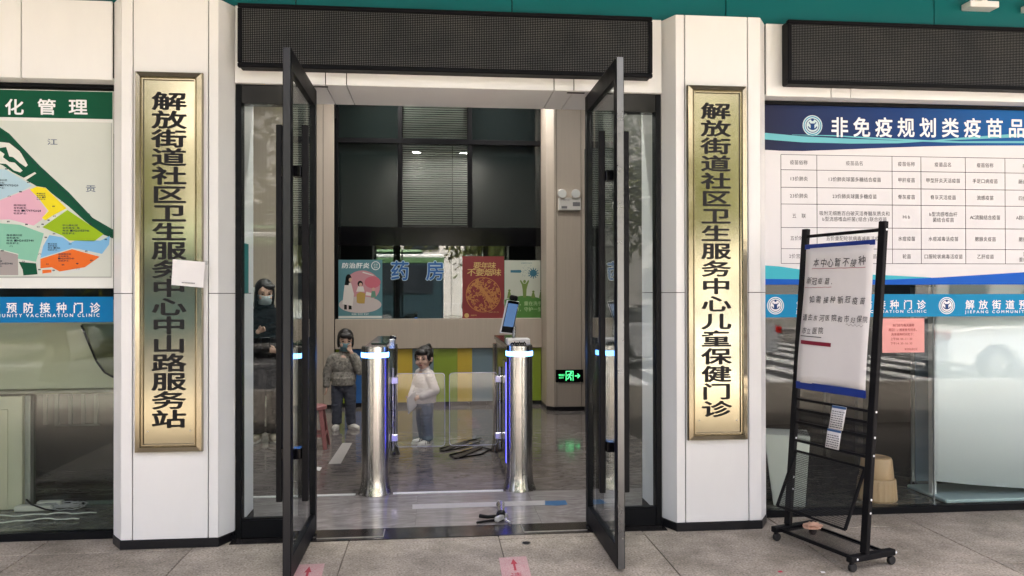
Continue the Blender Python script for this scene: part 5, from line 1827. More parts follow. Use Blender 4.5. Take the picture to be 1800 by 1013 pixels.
def floor_quad(name, pts, z, m_, label, cat):
    mb = MB()
    n = len(pts)
    mb.add([(a, b, z) for a, b in pts] + [(a, b, z + .0008) for a, b in pts], [tuple(range(n))[::-1], tuple(range(n, 2 * n))] + [(i, (i + 1) % n, n + (i + 1) % n, n + i) for i in range(n)])
    return tag(mb.build(name, m_), label, cat)


TAPE = mat('worn_white_tape', (0.46, 0.44, 0.43), 0.5, var=.2, vscale=25)
g0 = lambda px, py: at(px, py, Z=.001).xy
floor_quad('floor_tape', [g0(725, 895), g0(958, 888), g0(958, 880), g0(725, 887)], .001, TAPE, 'long worn white tape on the floor just inside the threshold', 'tape')
floor_quad('floor_tape', [g0(958, 888), g0(978, 889), g0(998, 887), g0(994, 880), g0(958, 881)], .001, mat('blue_tape', (0.02, 0.12, 0.28), 0.5, var=.2, vscale=30), 'short blue tape patch at the end of the white tape', 'tape')
floor_quad('floor_tape', [g0(577, 816), g0(599, 815), g0(619, 779), g0(602, 779)], .001, TAPE, 'slanting pale tape on the lobby floor below the masked child', 'tape')
floor_quad('paper_scrap', [g0(554, 826), g0(562, 828), g0(566, 822), g0(557, 821)], .001, PAPER, 'tiny white paper scrap on the lobby floor beside the open door', 'scrap')

# caulking gun on the floor
cg = thing('caulking_gun', 'black and silver caulking gun lying on the floor inside the threshold', 'caulking gun', tuple(at(880, 905, Z=0)))
n0, n1 = at(881, 905, Z=.032), at(879, 872, Z=.032)
d_ = (n1 - n0).normalized()
MB().cyl(n0, n0 + d_ * .24, .026, n=24).build('barrel', brushed('gun_tube', (0.50, 0.47, 0.44), 0.25, var=.1), cg, smooth=True, bevel=.002)
MB().cyl(n0 + d_ * .2405, n0 + d_ * .262, .030, .024, n=24).build('end_cap', SATIN, cg, smooth=True)
MB().cyl(n0 - d_ * .045, n0 - d_ * .0005, .024, .033, n=24).build('collar', BLACK_M, cg, smooth=True, bevel=.003)
h0 = at(872, 908, Z=.02)
MB().tube([h0, at(858, 909, Z=.02), at(843, 907, Z=.022)], [.011, .012, .013], 10).build('grip', BLACK_M, cg, smooth=True)
MB().tube([at(874, 914, Z=.012), at(858, 916, Z=.012), at(838, 919, Z=.012)], [.009, .008, .008], 10).build('trigger', BLACK_M, cg, smooth=True)
MB().bar(at(872, 914, Z=.03), at(890, 905, Z=.03), .03, .03).build('head_casting', mat('cast_alloy', (0.6, 0.6, 0.58), 0.35, metal=.5), cg, bevel=.006)
MB().tube([at(884, 911, Z=.02), at(897, 919, Z=.012)], .006, 8).build('rod_end', MATS['cast_alloy'], cg, smooth=True)

# black metal brackets on the floor past the gates
for k, (pts, lb) in enumerate((([(790, 800), (846, 786), (862, 790), (845, 799), (800, 806)], 'black metal bracket on the floor beside the second turnstile'), ([(773, 789), (820, 776), (846, 770), (842, 778), (800, 790), (776, 793)], 'thin black metal bracket on the floor under the clear gate'))):
    t = thing('metal_bracket', lb, 'bracket', tuple(at(*pts[0], Z=0)), 'black metal brackets on the lobby floor')
    pp = [at(*q_, Z=.008) for q_ in pts]
    MB().tube(pp + [pp[0], pp[1]], .007, 6).build('bar_loop', BLACK_M, t)
    MB().bar(pp[1] + Vector((0, 0, .002)), pp[-1] + Vector((0, 0, .002)), .05, .006).build('cross_plate', mat('dark_iron', (0.03, 0.027, 0.025), 0.4), t)

# pink plastic stool by the door
t = thing('plastic_stool', 'pink plastic stool partly hidden by the open door', 'stool', (-1.225, 2.62, 0))
PKP = mat('dull_pink_plastic', (0.36, 0.15, 0.15), 0.4)
cx, cy = -1.262, 2.62
MB().lathe([(.0, .40), (.11, .402), (.122, .395), (.125, .37), (.118, .365)], (cx, cy, 0), 4 * 8).build('seat', PKP, t, smooth=True)
for ax, ay in ((-1, -1), (1, -1), (1, 1), (-1, 1)):
    MB().bar((cx + ax * .075, cy + ay * .075, .37), (cx + ax * .125, cy + ay * .125, .0), .045, .012).build('leg', PKP, t, bevel=.003)
for z_, k in ((.13, .11),):
    for a, b in (((-1, -1), (1, -1)), ((1, -1), (1, 1)), ((1, 1), (-1, 1)), ((-1, 1), (-1, -1))):
        MB().bar((cx + a[0] * k, cy + a[1] * k, z_), (cx + b[0] * k, cy + b[1] * k, z_), .010, .03).build('rung', PKP, t)

# ================================================================ things on the forecourt
RED = mat('faded_red_print', (0.50, 0.045, 0.07), 0.6, var=.3, vscale=60)


def sticker(label, pts):
    P4 = [at(*q_, Z=.0025) for q_ in pts]
    t = thing('floor_sticker', label, 'floor sticker', (P4[0].x, P4[0].y, 0), 'pink floor stickers in front of the doors')
    base = speckle('worn_sticker' + label[:4], (0.62, 0.40, 0.40), (0.55, 0.16, 0.19), (0.72, 0.62, 0.58), 210, .6, .1)
    g2 = lambda u, v: P4[3].lerp(P4[2], u).lerp(P4[0].lerp(P4[1], u), v)
    MB().add(P4 + [q_ + Vector((0, 0, .0006)) for q_ in P4], [(3, 2, 1, 0), (4, 5, 6, 7), (0, 1, 5, 4), (1, 2, 6, 5), (2, 3, 7, 6), (3, 0, 4, 7)]).build('sheet', base, t)
    mb = MB()
    up3 = Vector((0, 0, .0012))
    for tri in (((.38, .86), (.62, .86), (.50, .96)), ((.46, .74), (.54, .74), (.54, .86), (.46, .86))):
        mb.add([g2(*q_) + up3 for q_ in tri], [tuple(range(len(tri)))])
    for i, s_ in enumerate('请保持一米距离'):
        gv, gf, _ = glyph(s_, 0.0, 2)
        vv = [g2(.28 + .44 * a, .58 - i * .155 + .15 * b) + up3 for a, b in gv]
        mb.add(vv, gf)
    mb.build('print', RED, t)


sticker('pink floor sticker with red characters beside the free door edge', [(519, 993), (571, 991), (540, 1120), (478, 1124)])
sticker('pale red floor sticker with red characters in front of the doorway', [(877, 981), (925, 978), (952, 1085), (895, 1090)])
dn = at(925, 955, Z=0)
t = thing('door_stop', 'small round black floor stop set in the paving before the threshold', 'door stop', tuple(dn))
MB().lathe([(.022, .0015), (.021, .004), (.012, .006), (.0, .006)], tuple(dn), 20).build('cap', BLACK_M, t, smooth=True)
MB().lathe([(.026, .0015), (.026, .003), (.0225, .003), (.0225, .0015)], tuple(dn), 20).build('rim', SATIN, t)
for i, (px, py, m_, lb) in enumerate(((1371, 1005, mat('red_petal', (0.5, 0.02, 0.06), 0.6), 'tiny red petal on the paving beside the notice stand'), (1446, 1006, PAPER, 'tiny white scrap on the paving under the notice stand'))):
    c = at(px, py, Z=.002).xy
    floor_quad('litter_scrap', [(c.x - .012, c.y - .01), (c.x + .010, c.y - .012), (c.x + .014, c.y + .008), (c.x - .006, c.y + .012)], .002, m_, lb, 'litter')


# ================================================================ people
SKIN = mat('skin', (0.64, 0.42, 0.32), 0.5, var=.06, vscale=12)
HAIR = mat('black_hair', (0.012, 0.010, 0.010), 0.38, var=.4, vscale=30, stretch=(6, 6, 1), bump=.3, bscale=90)
EYE = mat('dark_eye', (0.015, 0.012, 0.012), 0.15)
LIP = mat('lip', (0.36, 0.12, 0.11), 0.45)
SOLE = mat('shoe_white', (0.66, 0.64, 0.60), 0.5, var=.06, vscale=20)


def hand(mb, wrist, dirv, side, s=1.0, curl=.5):
    """palm, four fingers and a thumb; dirv = along the hand, side = towards the thumb"""
    d = Vector(dirv).normalized()
    sd_ = (Vector(side) - d * Vector(side).dot(d)).normalized()
    n = d.cross(sd_)
    w = Vector(wrist)
    pc = w + d * .035 * s
    for k in (-1, 0, 1):
        mb.cap(w + sd_ * .008 * k * s, pc + d * .018 * s + sd_ * .013 * k * s, .0105 * s, .0105 * s)
    for k, ln in ((1.5, .042), (.5, .048), (-.5, .045), (-1.5, .035)):
        b = pc + d * .024 * s + sd_ * k * .0125 * s
        m_ = b + d * ln * .55 * s + n * .012 * curl * s
        e = m_ + d * ln * .35 * s * (1 - curl * .6) + n * .03 * curl * s
        mb.cap(b, m_, .0072 * s, .0066 * s)
        mb.cap(m_, e, .0066 * s, .0058 * s)
    tb_ = w + d * .018 * s + sd_ * .018 * s
    tm = tb_ + d * .02 * s + sd_ * .018 * s + n * .006 * s
    mb.cap(tb_, tm, .009 * s, .0078 * s)
    mb.cap(tm, tm + d * .024 * s + sd_ * .004 * s + n * .008 * s, .0078 * s, .0065 * s)


def shoe(name, t, foot, yaw, s, m_up, stripe=None):
    M = Matrix.Translation(foot) @ Matrix.Rotation(yaw, 4, 'Z')
    mb = MB()
    mb.ell((0, 0, 0), (.034 * s, .05 * s, .03 * s), M=Matrix.Identity(3))
    mb.v = []
    mb.f = []
    for c, r_ in (((0, .03, .034), (.031, .042, .034)), ((0, -.03, .028), (.036, .055, .026)), ((0, -.07, .024), (.034, .035, .022)), ((0, .035, .06), (.028, .03, .028))):
        mb.ell(Vector(c) * s, tuple(x * s for x in r_))
    mb.v = [M @ v for v in mb.v]
    up_ = remeshed(mb, name, m_up, t, .006, 3)
    o = MB()
    pts = [(.030 * math.cos(a) * s * (1.0 if math.sin(a) < 0 else .92), (-.025 + .085 * math.sin(a)) * s) for a in [i / 20 * 6.283 for i in range(20)]]
    mb2 = MB().prism([(x * 1.18, y) for x, y in pts], .0, .017 * s)
    mb2.v = [M @ v for v in mb2.v]
    mb2.build('sole', SOLE, up_, local=True, bevel=.003)
    if stripe:
        for sx in (-1, 1):
            for k in range(3):
                b = MB().bar(Vector((sx * .037 * s, (-.045 + k * .022) * s, .018 * s)), Vector((sx * .026 * s, (-.03 + k * .022) * s, .055 * s)), .004 * s, .009 * s)
                b.v = [M @ v for v in b.v]
                b.build('stripe', stripe, up_, local=True)
    return up_


def head(mb, M, s):
    """skin of the head, face towards local -Y"""
    q_ = lambda *a: M @ (Vector(a) * s)
    rot = M.to_3x3()

    def E(c, r_):
        mb.ell(q_(*c), tuple(x * s for x in r_), 18, 12, rot)
    E((0, .004, .012), (.073, .088, .090))
    E((0, -.020, -.040), (.056, .062, .058))
    E((0, -.040, -.072), (.030, .030, .026))
    E((0, -.088, -.022), (.011, .014, .014))
    E((0, -.080, .0), (.009, .012, .022))
    E((-.030, -.060, -.035), (.028, .025, .026))
    E((.030, -.060, -.035), (.028, .025, .026))
    E((-.074, .008, -.015), (.010, .018, .026))
    E((.074, .008, -.015), (.010, .018, .026))


def face(t, body, M, s, mouth=True):
    q_ = lambda *a: M @ (Vector(a) * s)
    rot = M.to_3x3()
    for sx in (-1, 1):
        MB().ell(q_(sx * .030, -.078, .002), (.0115 * s, .006 * s, .0062 * s), 12, 8, rot).build('eye', EYE, body, smooth='all', local=True)
        MB().tube([q_(sx * .018, -.085, .020), q_(sx * .031, -.083, .0245), q_(sx * .045, -.075, .021)], .0028 * s, 6).build('eyebrow', HAIR, body, smooth='all', local=True)
    if mouth:
        MB().ell(q_(0, -.081, -.055), (.017 * s, .006 * s, .0062 * s), 12, 8, rot).build('mouth', LIP, body, smooth='all', local=True)


def mask(t, M, s, m_):
    q_ = lambda *a: M @ (Vector(a) * s)
    rows = []
    for v in range(7):
        z = -.012 - v * .0145
        row = []
        for k in range(11):
            a = (-1 + k / 5) * 1.02
            bul = .098 - .010 * abs(v - 2.5) / 2.5 + (.008 if abs(k - 5) < 2 and v < 4 else 0)
            row.append(q_(.066 * math.sin(a) * (1 - .05 * v / 6), -bul * math.cos(a) * (1.02 - .06 * (v > 4)), z))
        rows.append(row)
    vs = [p for r_ in rows for p in r_]
    fs = [(j * 11 + i, j * 11 + i + 1, (j + 1) * 11 + i + 1, (j + 1) * 11 + i) for j in range(6) for i in range(10)]
    o = MB().add(vs, fs).build('face_mask', m_, t, smooth='all', local=True)
    o.modifiers.new('s', 'SOLIDIFY').thickness = .003 * s
    for sx in (-1, 1):
        MB().tube([q_(sx * .060, -.052, -.02), q_(sx * .074, -.02, -.012), q_(sx * .084, .018, -.01), q_(sx * .078, .02, -.035), q_(sx * .058, -.05, -.075)], .0018 * s, 5).build('ear_loop', m_, o, local=True)
    return o


# ---------------------------------------------------------------- toddler in white with a ponytail
gx, gy = at(746, 783, Z=0).x, at(746, 783, Z=0).y + .05
t = thing('person', 'small child in white jumper and jeans with a ponytail holding paper', 'person', (gx, gy, 0), 'people in the lobby', rz=R(-58))
HM = Matrix.Translation((0.0, -.006, .834)) @ Matrix.Rotation(R(36), 4, 'Z') @ Matrix.Rotation(R(4), 4, 'X')
b = MB()
HS = 1.05
head(b, HM, HS)
b.cap((0, .012, .70), (0, .006, .80), .034, .034)
b.cap((0, 0, .45), (0, 0, .66), .075, .07)
for sx in (-1, 1):
    b.cap((sx * .05, 0, .40), (sx * .05, -.004, .24), .045, .036)
    b.cap((sx * .05, -.004, .24), (sx * .05, .01, .06), .036, .026)
    b.cap((sx * .04, 0, .66), (sx * .10, 0, .66), .04, .034)
b.cap((.105, 0, .655), (.135, .03, .535), .030, .026)
b.cap((.135, .03, .535), (.085, -.085, .475), .025, .018)
hand(b, (.085, -.085, .475), (-.35, -.9, -.25), (-.6, .2, .8), .72, .8)
b.cap((-.105, 0, .655), (-.13, -.02, .54), .030, .026)
b.cap((-.13, -.02, .54), (-.05, -.12, .47), .025, .018)
hand(b, (-.05, -.12, .47), (.5, -.8, -.2), (.6, .4, .7), .72, .8)
body = remeshed(b, 'body', SKIN, t, .0048, 3)
face(t, body, HM, HS)
h = MB()
rot = HM.to_3x3()
for c, r_ in (((0, .020, .028), (.081, .088, .086)), ((0, .035, -.02), (.070, .062, .06)), ((0, -.052, .058), (.060, .040, .030)), ((-.062, -.018, .02), (.016, .040, .045)), ((.062, -.018, .02), (.016, .040, .045))):
    h.ell(HM @ (Vector(c) * HS), tuple(x * HS for x in r_), 18, 12, rot)
h.ell(HM @ Vector((.0, .055, .098)), (.022, .026, .020), 12, 8, rot)
pts = [HM @ Vector(c) for c in ((0, .06, .10), (.01, .10, .108), (.012, .122, .06), (.012, .118, -.01), (.010, .10, -.075), (.006, .092, -.105))]
h.tube(pts, [.020, .026, .027, .022, .015, .005], 10)
hair = remeshed(h, 'hair', HAIR, t, .005, 3, folds=.003)
MB().ell(HM @ Vector((.0, .045, .10)), (.020, .010, .009), 12, 8, rot).build('hair_tie', WHITE_INK, hair, smooth='all', local=True)
cl = MB()
cl.ell((0, .0, .60), (.115, .092, .12))
cl.ell((0, -.004, .50), (.122, .102, .095))
cl.cyl((0, -.002, .405), (0, -.002, .50), .112, .118, 24)
cl.cap((-.082, .004, .678), (.082, .004, .678), .052)
cl.cyl((0, .008, .69), (0, .004, .752), .060, .047, 20)
for sx, el, wr in ((1, (.143, .032, .532), (.090, -.075, .480)), (-1, (-.138, -.02, .537), (-.060, -.108, .475))):
    cl.cap((sx * .105, 0, .658), el, .046, .044)
    cl.cap(el, wr, .044, .034)
    cl.cap(Vector(wr), Vector(wr) + (Vector(wr) - Vector(el)).normalized() * .008, .031, .031)
KNIT = mat('cream_knit', (0.74, 0.69, 0.66), 0.85, var=.05, vscale=18, bump=.25, bscale=70)
remeshed(cl, 'jumper', KNIT, t, .006, 4, folds=.003)
j = MB()
j.ell((0, 0, .405), (.102, .088, .075))
for sx, off in ((1, -.005), (-1, .012)):
    j.cap((sx * .052, off, .39), (sx * .056, off - .006, .235), .064, .054)
    j.cap((sx * .056, off - .006, .235), (sx * .054, off + .012, .075), .054, .046)
    j.cyl((sx * .054, off + .012, .05), (sx * .054, off + .012, .09), .047, .048, 18)
DEN = mat('blue_denim', (0.07, 0.115, 0.20), 0.8, var=.25, vscale=22, bump=.35, bscale=70)
remeshed(j, 'jeans', DEN, t, .006, 3, folds=.005)
shoe('shoe', t, Vector((.056, -.01, 0)), R(10), 1.0, SOLE, INK)
shoe('shoe', t, Vector((-.056, .01, 0)), R(-14), 1.0, SOLE, INK)
MB().box(-.055, .055, -.012, .012, .058, .062).v
hp = thing('folded_paper', 'white paper booklet held by the small child', 'paper', (gx, gy, 0), rz=R(-58))
c = Vector((.045, -.165, .445))
ux, uz = Vector((.35, -.72, -.30)).normalized(), Vector((.25, -.28, .92)).normalized()
uz = (uz - ux * uz.dot(ux)).normalized()
nn = ux.cross(uz)
q4 = [c + ux * a + uz * b_ for a, b_ in ((-.07, -.095), (.07, -.095), (.07, .065), (-.07, .065))]
slab(q4, nn, .003).build('booklet', PAPER, hp, local=True)
slab([v + nn * .004 + ux * .012 - uz * .012 for v in q4], nn, .002).build('back_leaf', mat('grey_paper', (.5, .5, .53), .7), hp, local=True)

# ---------------------------------------------------------------- child with mask, facing the door
bx, by = at(603, 756, Z=0).x, at(603, 756, Z=0).y + .06
t = thing('person', 'child in mottled sweatshirt and jeans with a mask, hand raised to face', 'person', (bx, by, 0), 'people in the lobby', rz=R(4))
HM = Matrix.Translation((.02, -.01, .955)) @ Matrix.Rotation(R(6), 4, 'Z') @ Matrix.Rotation(R(9), 4, 'X')
s = 1.07
b = MB()
head(b, HM, s)
b.cap((.005, .012, .80), (.015, .004, .91), .036, .036)
b.cap((0, 0, .50), (0, 0, .74), .085, .08)
for sx in (-1, 1):
    b.cap((sx * .062, 0, .46), (sx * .066, -.004, .27), .05, .04)
    b.cap((sx * .066, -.004, .27), (sx * .07, .01, .07), .04, .028)
    b.cap((sx * .05, 0, .765), (sx * .125, 0, .755), .045, .036)
b.cap((-.13, 0, .75), (-.175, .01, .59), .032, .027)
b.cap((-.175, .01, .59), (-.178, -.02, .455), .027, .019)
hand(b, (-.178, -.02, .455), (-.05, -.1, -1), (.2, -1, 0), .85, .5)
b.cap((.13, 0, .75), (.165, -.05, .62), .032, .028)
b.cap((.165, -.05, .62), (.085, -.115, .835), .027, .019)
hand(b, (.085, -.115, .835), (-.35, .1, .9), (-.8, -.3, -.1), .85, .6)
body = remeshed(b, 'body', SKIN, t, .005, 3)
face(t, body, HM, s, False)
mask(t, HM, s, mat('teal_mask', (0.16, 0.30, 0.34), 0.8))
h = MB()
rot = HM.to_3x3()
for c, r_ in (((0, .018, .030), (.080, .088, .087)), ((0, .036, -.03), (.074, .060, .07)), ((0, -.054, .056), (.062, .037, .029)), ((.03, -.055, .045), (.035, .032, .026)), ((-.070, -.002, -.012), (.013, .046, .062)), ((.070, -.002, -.012), (.013, .046, .062))):
    h.ell(HM @ (Vector(c) * s), tuple(x * s for x in r_), 18, 12, rot)
remeshed(h, 'hair', HAIR, t, .005, 3, folds=.003)
cl = MB()
cl.ell((0, 0, .68), (.135, .10, .13))
cl.ell((0, -.004, .56), (.135, .105, .11))
cl.cyl((0, 0, .475), (0, 0, .56), .122, .130, 24)
cl.cap((-.098, .004, .768), (.098, .004, .768), .055)
cl.cyl((0.005, .008, .79), (0.01, .002, .858), .064, .052, 20)
for pts in (((-.128, 0, .745), (-.176, .012, .60), (-.178, -.012, .475)), ((.128, 0, .745), (.166, -.05, .625), (.098, -.105, .79))):
    cl.cap(pts[0], pts[1], .050, .046)
    cl.cap(pts[1], pts[2], .046, .034)
SWT = speckle('mottled_sweatshirt', (0.30, 0.285, 0.255), (0.12, 0.11, 0.10), (0.46, 0.43, 0.38), 42, .85, .1, .5, .2)
remeshed(cl, 'sweatshirt', SWT, t, .0065, 4, folds=.004)
j = MB()
j.ell((0, 0, .465), (.115, .092, .08))
for sx in (-1, 1):
    j.cap((sx * .062, 0, .45), (sx * .070, -.006, .275), .070, .058)
    j.cap((sx * .070, -.006, .275), (sx * .074, .010, .085), .058, .050)
    j.cyl((sx * .074, .010, .06), (sx * .074, .010, .10), .052, .052, 18)
remeshed(j, 'jeans', mat('grey_denim', (0.070, 0.078, 0.105), 0.8, var=.3, vscale=18, bump=.35, bscale=70), t, .0065, 3, folds=.006)
shoe('shoe', t, Vector((-.078, -.01, 0)), R(-8), 1.08, SOLE)
shoe('shoe', t, Vector((.090, -.01, 0)), R(38), 1.08, SOLE)

# ---------------------------------------------------------------- woman in black behind the side light
wx, wy = at(466, 778, Z=0).x, at(466, 778, Z=0).y + .08
t = thing('person', 'woman in black with striped trousers and face mask behind the side light', 'person', (wx, wy, 0), 'people in the lobby', rz=R(8))
HM = Matrix.Translation((-.02, -.035, 1.475)) @ Matrix.Rotation(R(14), 4, 'Z') @ Matrix.Rotation(R(16), 4, 'X')
s = 1.10
b = MB()
head(b, HM, s)
b.cap((0, .02, 1.30), (-.01, -.01, 1.43), .048, .046)
b.cap((0, .01, .85), (0, .015, 1.20), .09, .09)
for sx in (-1, 1):
    b.cap((sx * .085, 0, .82), (sx * .09, -.01, .46), .075, .055)
    b.cap((sx * .09, -.01, .46), (sx * .09, .02, .10), .05, .038)
    b.cap((sx * .08, .01, 1.25), (sx * .175, .01, 1.23), .055, .045)
b.cap((-.18, .01, 1.22), (-.22, .0, .97), .042, .036)
b.cap((-.22, .0, .97), (-.07, -.20, 1.09), .034, .024)
hand(b, (-.07, -.20, 1.09), (.75, -.4, .35), (.1, -.2, 1), 1.05, .7)
b.cap((.18, .01, 1.22), (.22, -.02, .96), .042, .036)
b.cap((.22, -.02, .96), (.10, -.20, .90), .034, .024)
hand(b, (.10, -.20, .90), (-.7, -.5, .2), (0, -.2, 1), 1.05, .7)
body = remeshed(b, 'body', SKIN, t, .007, 3)
face(t, body, HM, s, False)
mask(t, HM, s, mat('pale_mask', (0.50, 0.58, 0.62), 0.8))
h = MB()
rot = HM.to_3x3()
for c, r_ in (((0, .020, .030), (.084, .092, .088)), ((0, .045, -.04), (.078, .055, .09)), ((.0, .05, -.13), (.085, .05, .10)), ((-.072, .0, -.05), (.016, .045, .10)), ((.072, .0, -.05), (.018, .045, .11)), ((.03, -.045, .065), (.055, .045, .026))):
    h.ell(HM @ (Vector(c) * s), tuple(x * s for x in r_), 18, 12, rot)
remeshed(h, 'hair', HAIR, t, .008, 3)
CO = mat('black_cloth', (0.007, 0.007, 0.009), 0.85, spec=.2, var=.3, vscale=10, bump=.4, bscale=30)
cl = MB()
cl.ell((0, .01, 1.13), (.20, .135, .19))
cl.ell((0, .0, .95), (.185, .135, .17))
cl.cyl((0, 0, .74), (0, 0, .96), .175, .185, 28)
cl.cap((-.14, .015, 1.245), (.14, .015, 1.245), .066)
cl.cyl((0, .02, 1.28), (0, .015, 1.36), .075, .065, 20)
for pts in (((-.18, .01, 1.225), (-.225, .0, .975), (-.095, -.175, 1.075)), ((.18, .01, 1.225), (.225, -.02, .965), (.125, -.18, .91))):
    cl.cap(pts[0], pts[1], .066, .060)
    cl.cap(pts[1], pts[2], .060, .042)
remeshed(cl, 'coat', CO, t, .010, 3, folds=.010)
j = MB()
j.ell((0, 0, .80), (.17, .125, .12))
LEGP = []
for sx, fx in ((-1, 0), (1, -.03)):
    j.cap((sx * .085, 0, .80), (sx * .095 + fx * .5, -.015, .45), .098, .080)
    j.cap((sx * .095 + fx * .5, -.015, .45), (sx * .095 + fx, .02, .13), .080, .070)
    j.cyl((sx * .095 + fx, .02, .08), (sx * .095 + fx, .02, .15), .072, .070, 20)
remeshed(j, 'trousers', CO, t, .009, 3, folds=.006)
for k in range(3):
    a = -.35 + k * .26
    pth = []
    for z_, cx_, cy_, r_ in ((.76, .085, 0, .101), (.62, .088, -.006, .0945), (.45, .080, -.015, .0835), (.30, .074, .0, .0785), (.15, .066, .018, .0735)):
        an = math.pi * 1.5 - a * .9 + .5
        pth.append(Vector((cx_ + r_ * math.cos(an), cy_ + r_ * math.sin(an), z_)))
    MB().tube(pth, .0052, 6).build('trouser_stripe', mat('stripe_white', (.62, .62, .62), .6), t, smooth='all', local=True)
shoe('shoe', t, Vector((-.10, -.02, 0)), R(-16), 1.42, mat('chunky_beige', (0.40, 0.36, 0.29), 0.6, var=.15, vscale=20))
shoe('shoe', t, Vector((.065, -.03, 0)), R(14), 1.42, MATS['chunky_beige'])
ph = thing('mobile_phone', 'dark mobile phone in the hands of the woman in black', 'phone', (wx, wy, 0), rz=R(8))
MB().box(-.03, .045, -.292, -.282, .90, 1.04).build('phone_body', BLACK_G, ph, local=True, bevel=.004)


# ================================================================ the street behind the photographer (seen in the glass)
rd = MB().box(-70, 70, -19.0, -7.35, -.30, -.14).build('road', mat('asphalt', (0.055, 0.055, 0.056), 0.8, var=.2, vscale=5, bump=.3, bscale=200))
tag(rd, 'grey asphalt street in front of the clinic', kind='structure')
kb = MB().box(-70, 70, -7.35, -7.2, -.30, .0).build('kerb', mat('kerb_stone', (0.32, 0.31, 0.29), 0.7, var=.15, vscale=6), bevel=.01)
tag(kb, 'pale stone kerb along the forecourt', kind='structure')
fp = MB().box(-70, 70, -26, -19.0, -.30, .0).build('far_pavement', mat('far_paving', (0.30, 0.28, 0.26), 0.8, var=.15, vscale=3))
tag(fp, 'pavement on the far side of the street', kind='structure')
tr = MB().box(-200, 200, -200, -26, -.40, -.02).build('terrain', mat('far_ground', (0.20, 0.20, 0.17), 0.9, var=.2, vscale=1))
tag(tr, 'ground beyond the far pavement', kind='structure')
PAINT = mat('road_paint', (0.62, 0.62, 0.60), 0.6, var=.12, vscale=12)
YPAINT = mat('yellow_paint', (0.55, 0.36, 0.04), 0.6, var=.12, vscale=12)
mk = MB()
for k in range(-8, 9):
    mk.box(k * 5 - 1.3, k * 5 + 1.3, -13.3, -13.15, -.1395, -.136)
mk.build('lane_dashes', PAINT, rd)
mk = MB()
for k in range(9):
    mk.box(3.2 + k * .9, 3.65 + k * .9, -18.6, -7.8, -.1395, -.136)
mk.build('crossing_stripes', PAINT, rd)
MB().box(-60, 60, -7.75, -7.62, -.1395, -.136).build('edge_line', YPAINT, rd)


def wheel(parent, c, r_, wd_):
    c = Vector(c)
    ty = MB().cyl(c + Vector((0, -wd_ / 2, 0)), c + Vector((0, wd_ / 2, 0)), r_, n=28).build('tyre', mat('tyre', (0.02, 0.02, 0.02), 0.8), parent, bevel=.02, smooth=True)
    MB().cyl(c + Vector((0, -wd_ / 2 - .004, 0)), c + Vector((0, wd_ / 2 + .004, 0)), r_ * .62, n=20).build('rim', mat('alloy', (0.5, 0.5, 0.5), 0.3, metal=.8), ty, bevel=.01)


def car(label, x, y, col, flip=1):
    t = thing('parked_car', label, 'car', (x, y, -.14), 'cars on the street')
    cm = mat('car_paint_%d' % int(col[0] * 100), col, 0.25, coat=.6)
    body = [(-2.25, .30), (-2.28, .62), (-2.20, .92), (-1.55, .99), (-.85, 1.00), (1.0, .98), (1.9, .86), (2.22, .72), (2.28, .45), (2.20, .28), (1.78, .26), (1.70, .46), (1.50, .60), (1.20, .60), (1.0, .46), (.92, .24), (-.92, .24), (-1.0, .46), (-1.2, .60), (-1.5, .60), (-1.70, .46), (-1.78, .26)]
    z0 = -.14
    MB().prism([(x + flip * a, z0 + b) for a, b in body], y - .87, y + .87, 'Y').build('body', cm, t, bevel=.05, seg=3, smooth=True)
    roof = [(-1.75, .98), (-1.15, 1.34), (-.55, 1.44), (.25, 1.43), (1.25, .975)]
    vs = [(x + flip * a, y - (.80 if b < 1.1 else .64), z0 + b) for a, b in roof] + [(x + flip * a, y + (.80 if b < 1.1 else .64), z0 + b) for a, b in roof]
    n = 5
    MB().add(vs, [tuple(range(n))[::-1], tuple(range(n, 2 * n))] + [(i, (i + 1) % n, n + (i + 1) % n, n + i) for i in range(n)]).build('cabin_glass', mat('car_glass', (0.02, 0.025, 0.03), 0.08), t, bevel=.02, seg=2, smooth=True)
    rf_ = [(-1.2, 1.35), (-.55, 1.455), (.25, 1.445), (.55, 1.33)]
    MB().prism([(x + flip * a, z0 + b) for a, b in rf_], y - .62, y + .62, 'Y').build('roof', cm, t, bevel=.015, smooth=True)
    for sy in (-1, 1):
        for a in (-.55, .30):
            MB().bar((x + flip * a, y + sy * .81, z0 + 1.0), (x + flip * a, y + sy * .655, z0 + 1.42), .05, .03).build('pillar', cm, t)
        for a in (-.5, .55):
            MB().box(x + flip * a - .11, x + flip * a + .11, y + sy * .885 - .012, y + sy * .885 + .012, z0 + .86, z0 + .885).build('door_handle', SATIN, t)
        for a in (-1.35, 1.35):
            wheel(t, (x + flip * a, y + sy * .78, z0 + .31), .31, .2)
        MB().box(x + flip * -2.25 - .06, x + flip * -2.25 + .10, y + sy * .62 - .2, y + sy * .62 + .2, z0 + .72, z0 + .88).build('tail_light', mat('tail_red', (0.45, 0.01, 0.01), 0.2), t, bevel=.02)
        MB().box(x + flip * 2.12 - .10, x + flip * 2.12 + .10, y + sy * .62 - .2, y + sy * .62 + .2, z0 + .64, z0 + .76).build('headlight', mat('head_lens', (0.7, 0.7, 0.7), 0.1), t, bevel=.02)
    return t


car('white saloon car parked along the kerb, mirrored in the chart window', 11.4, -9.1, (0.78, 0.78, 0.77))
car('silver saloon car on the street, mirrored in the side light', 4.9, -11.8, (0.42, 0.43, 0.44), -1)

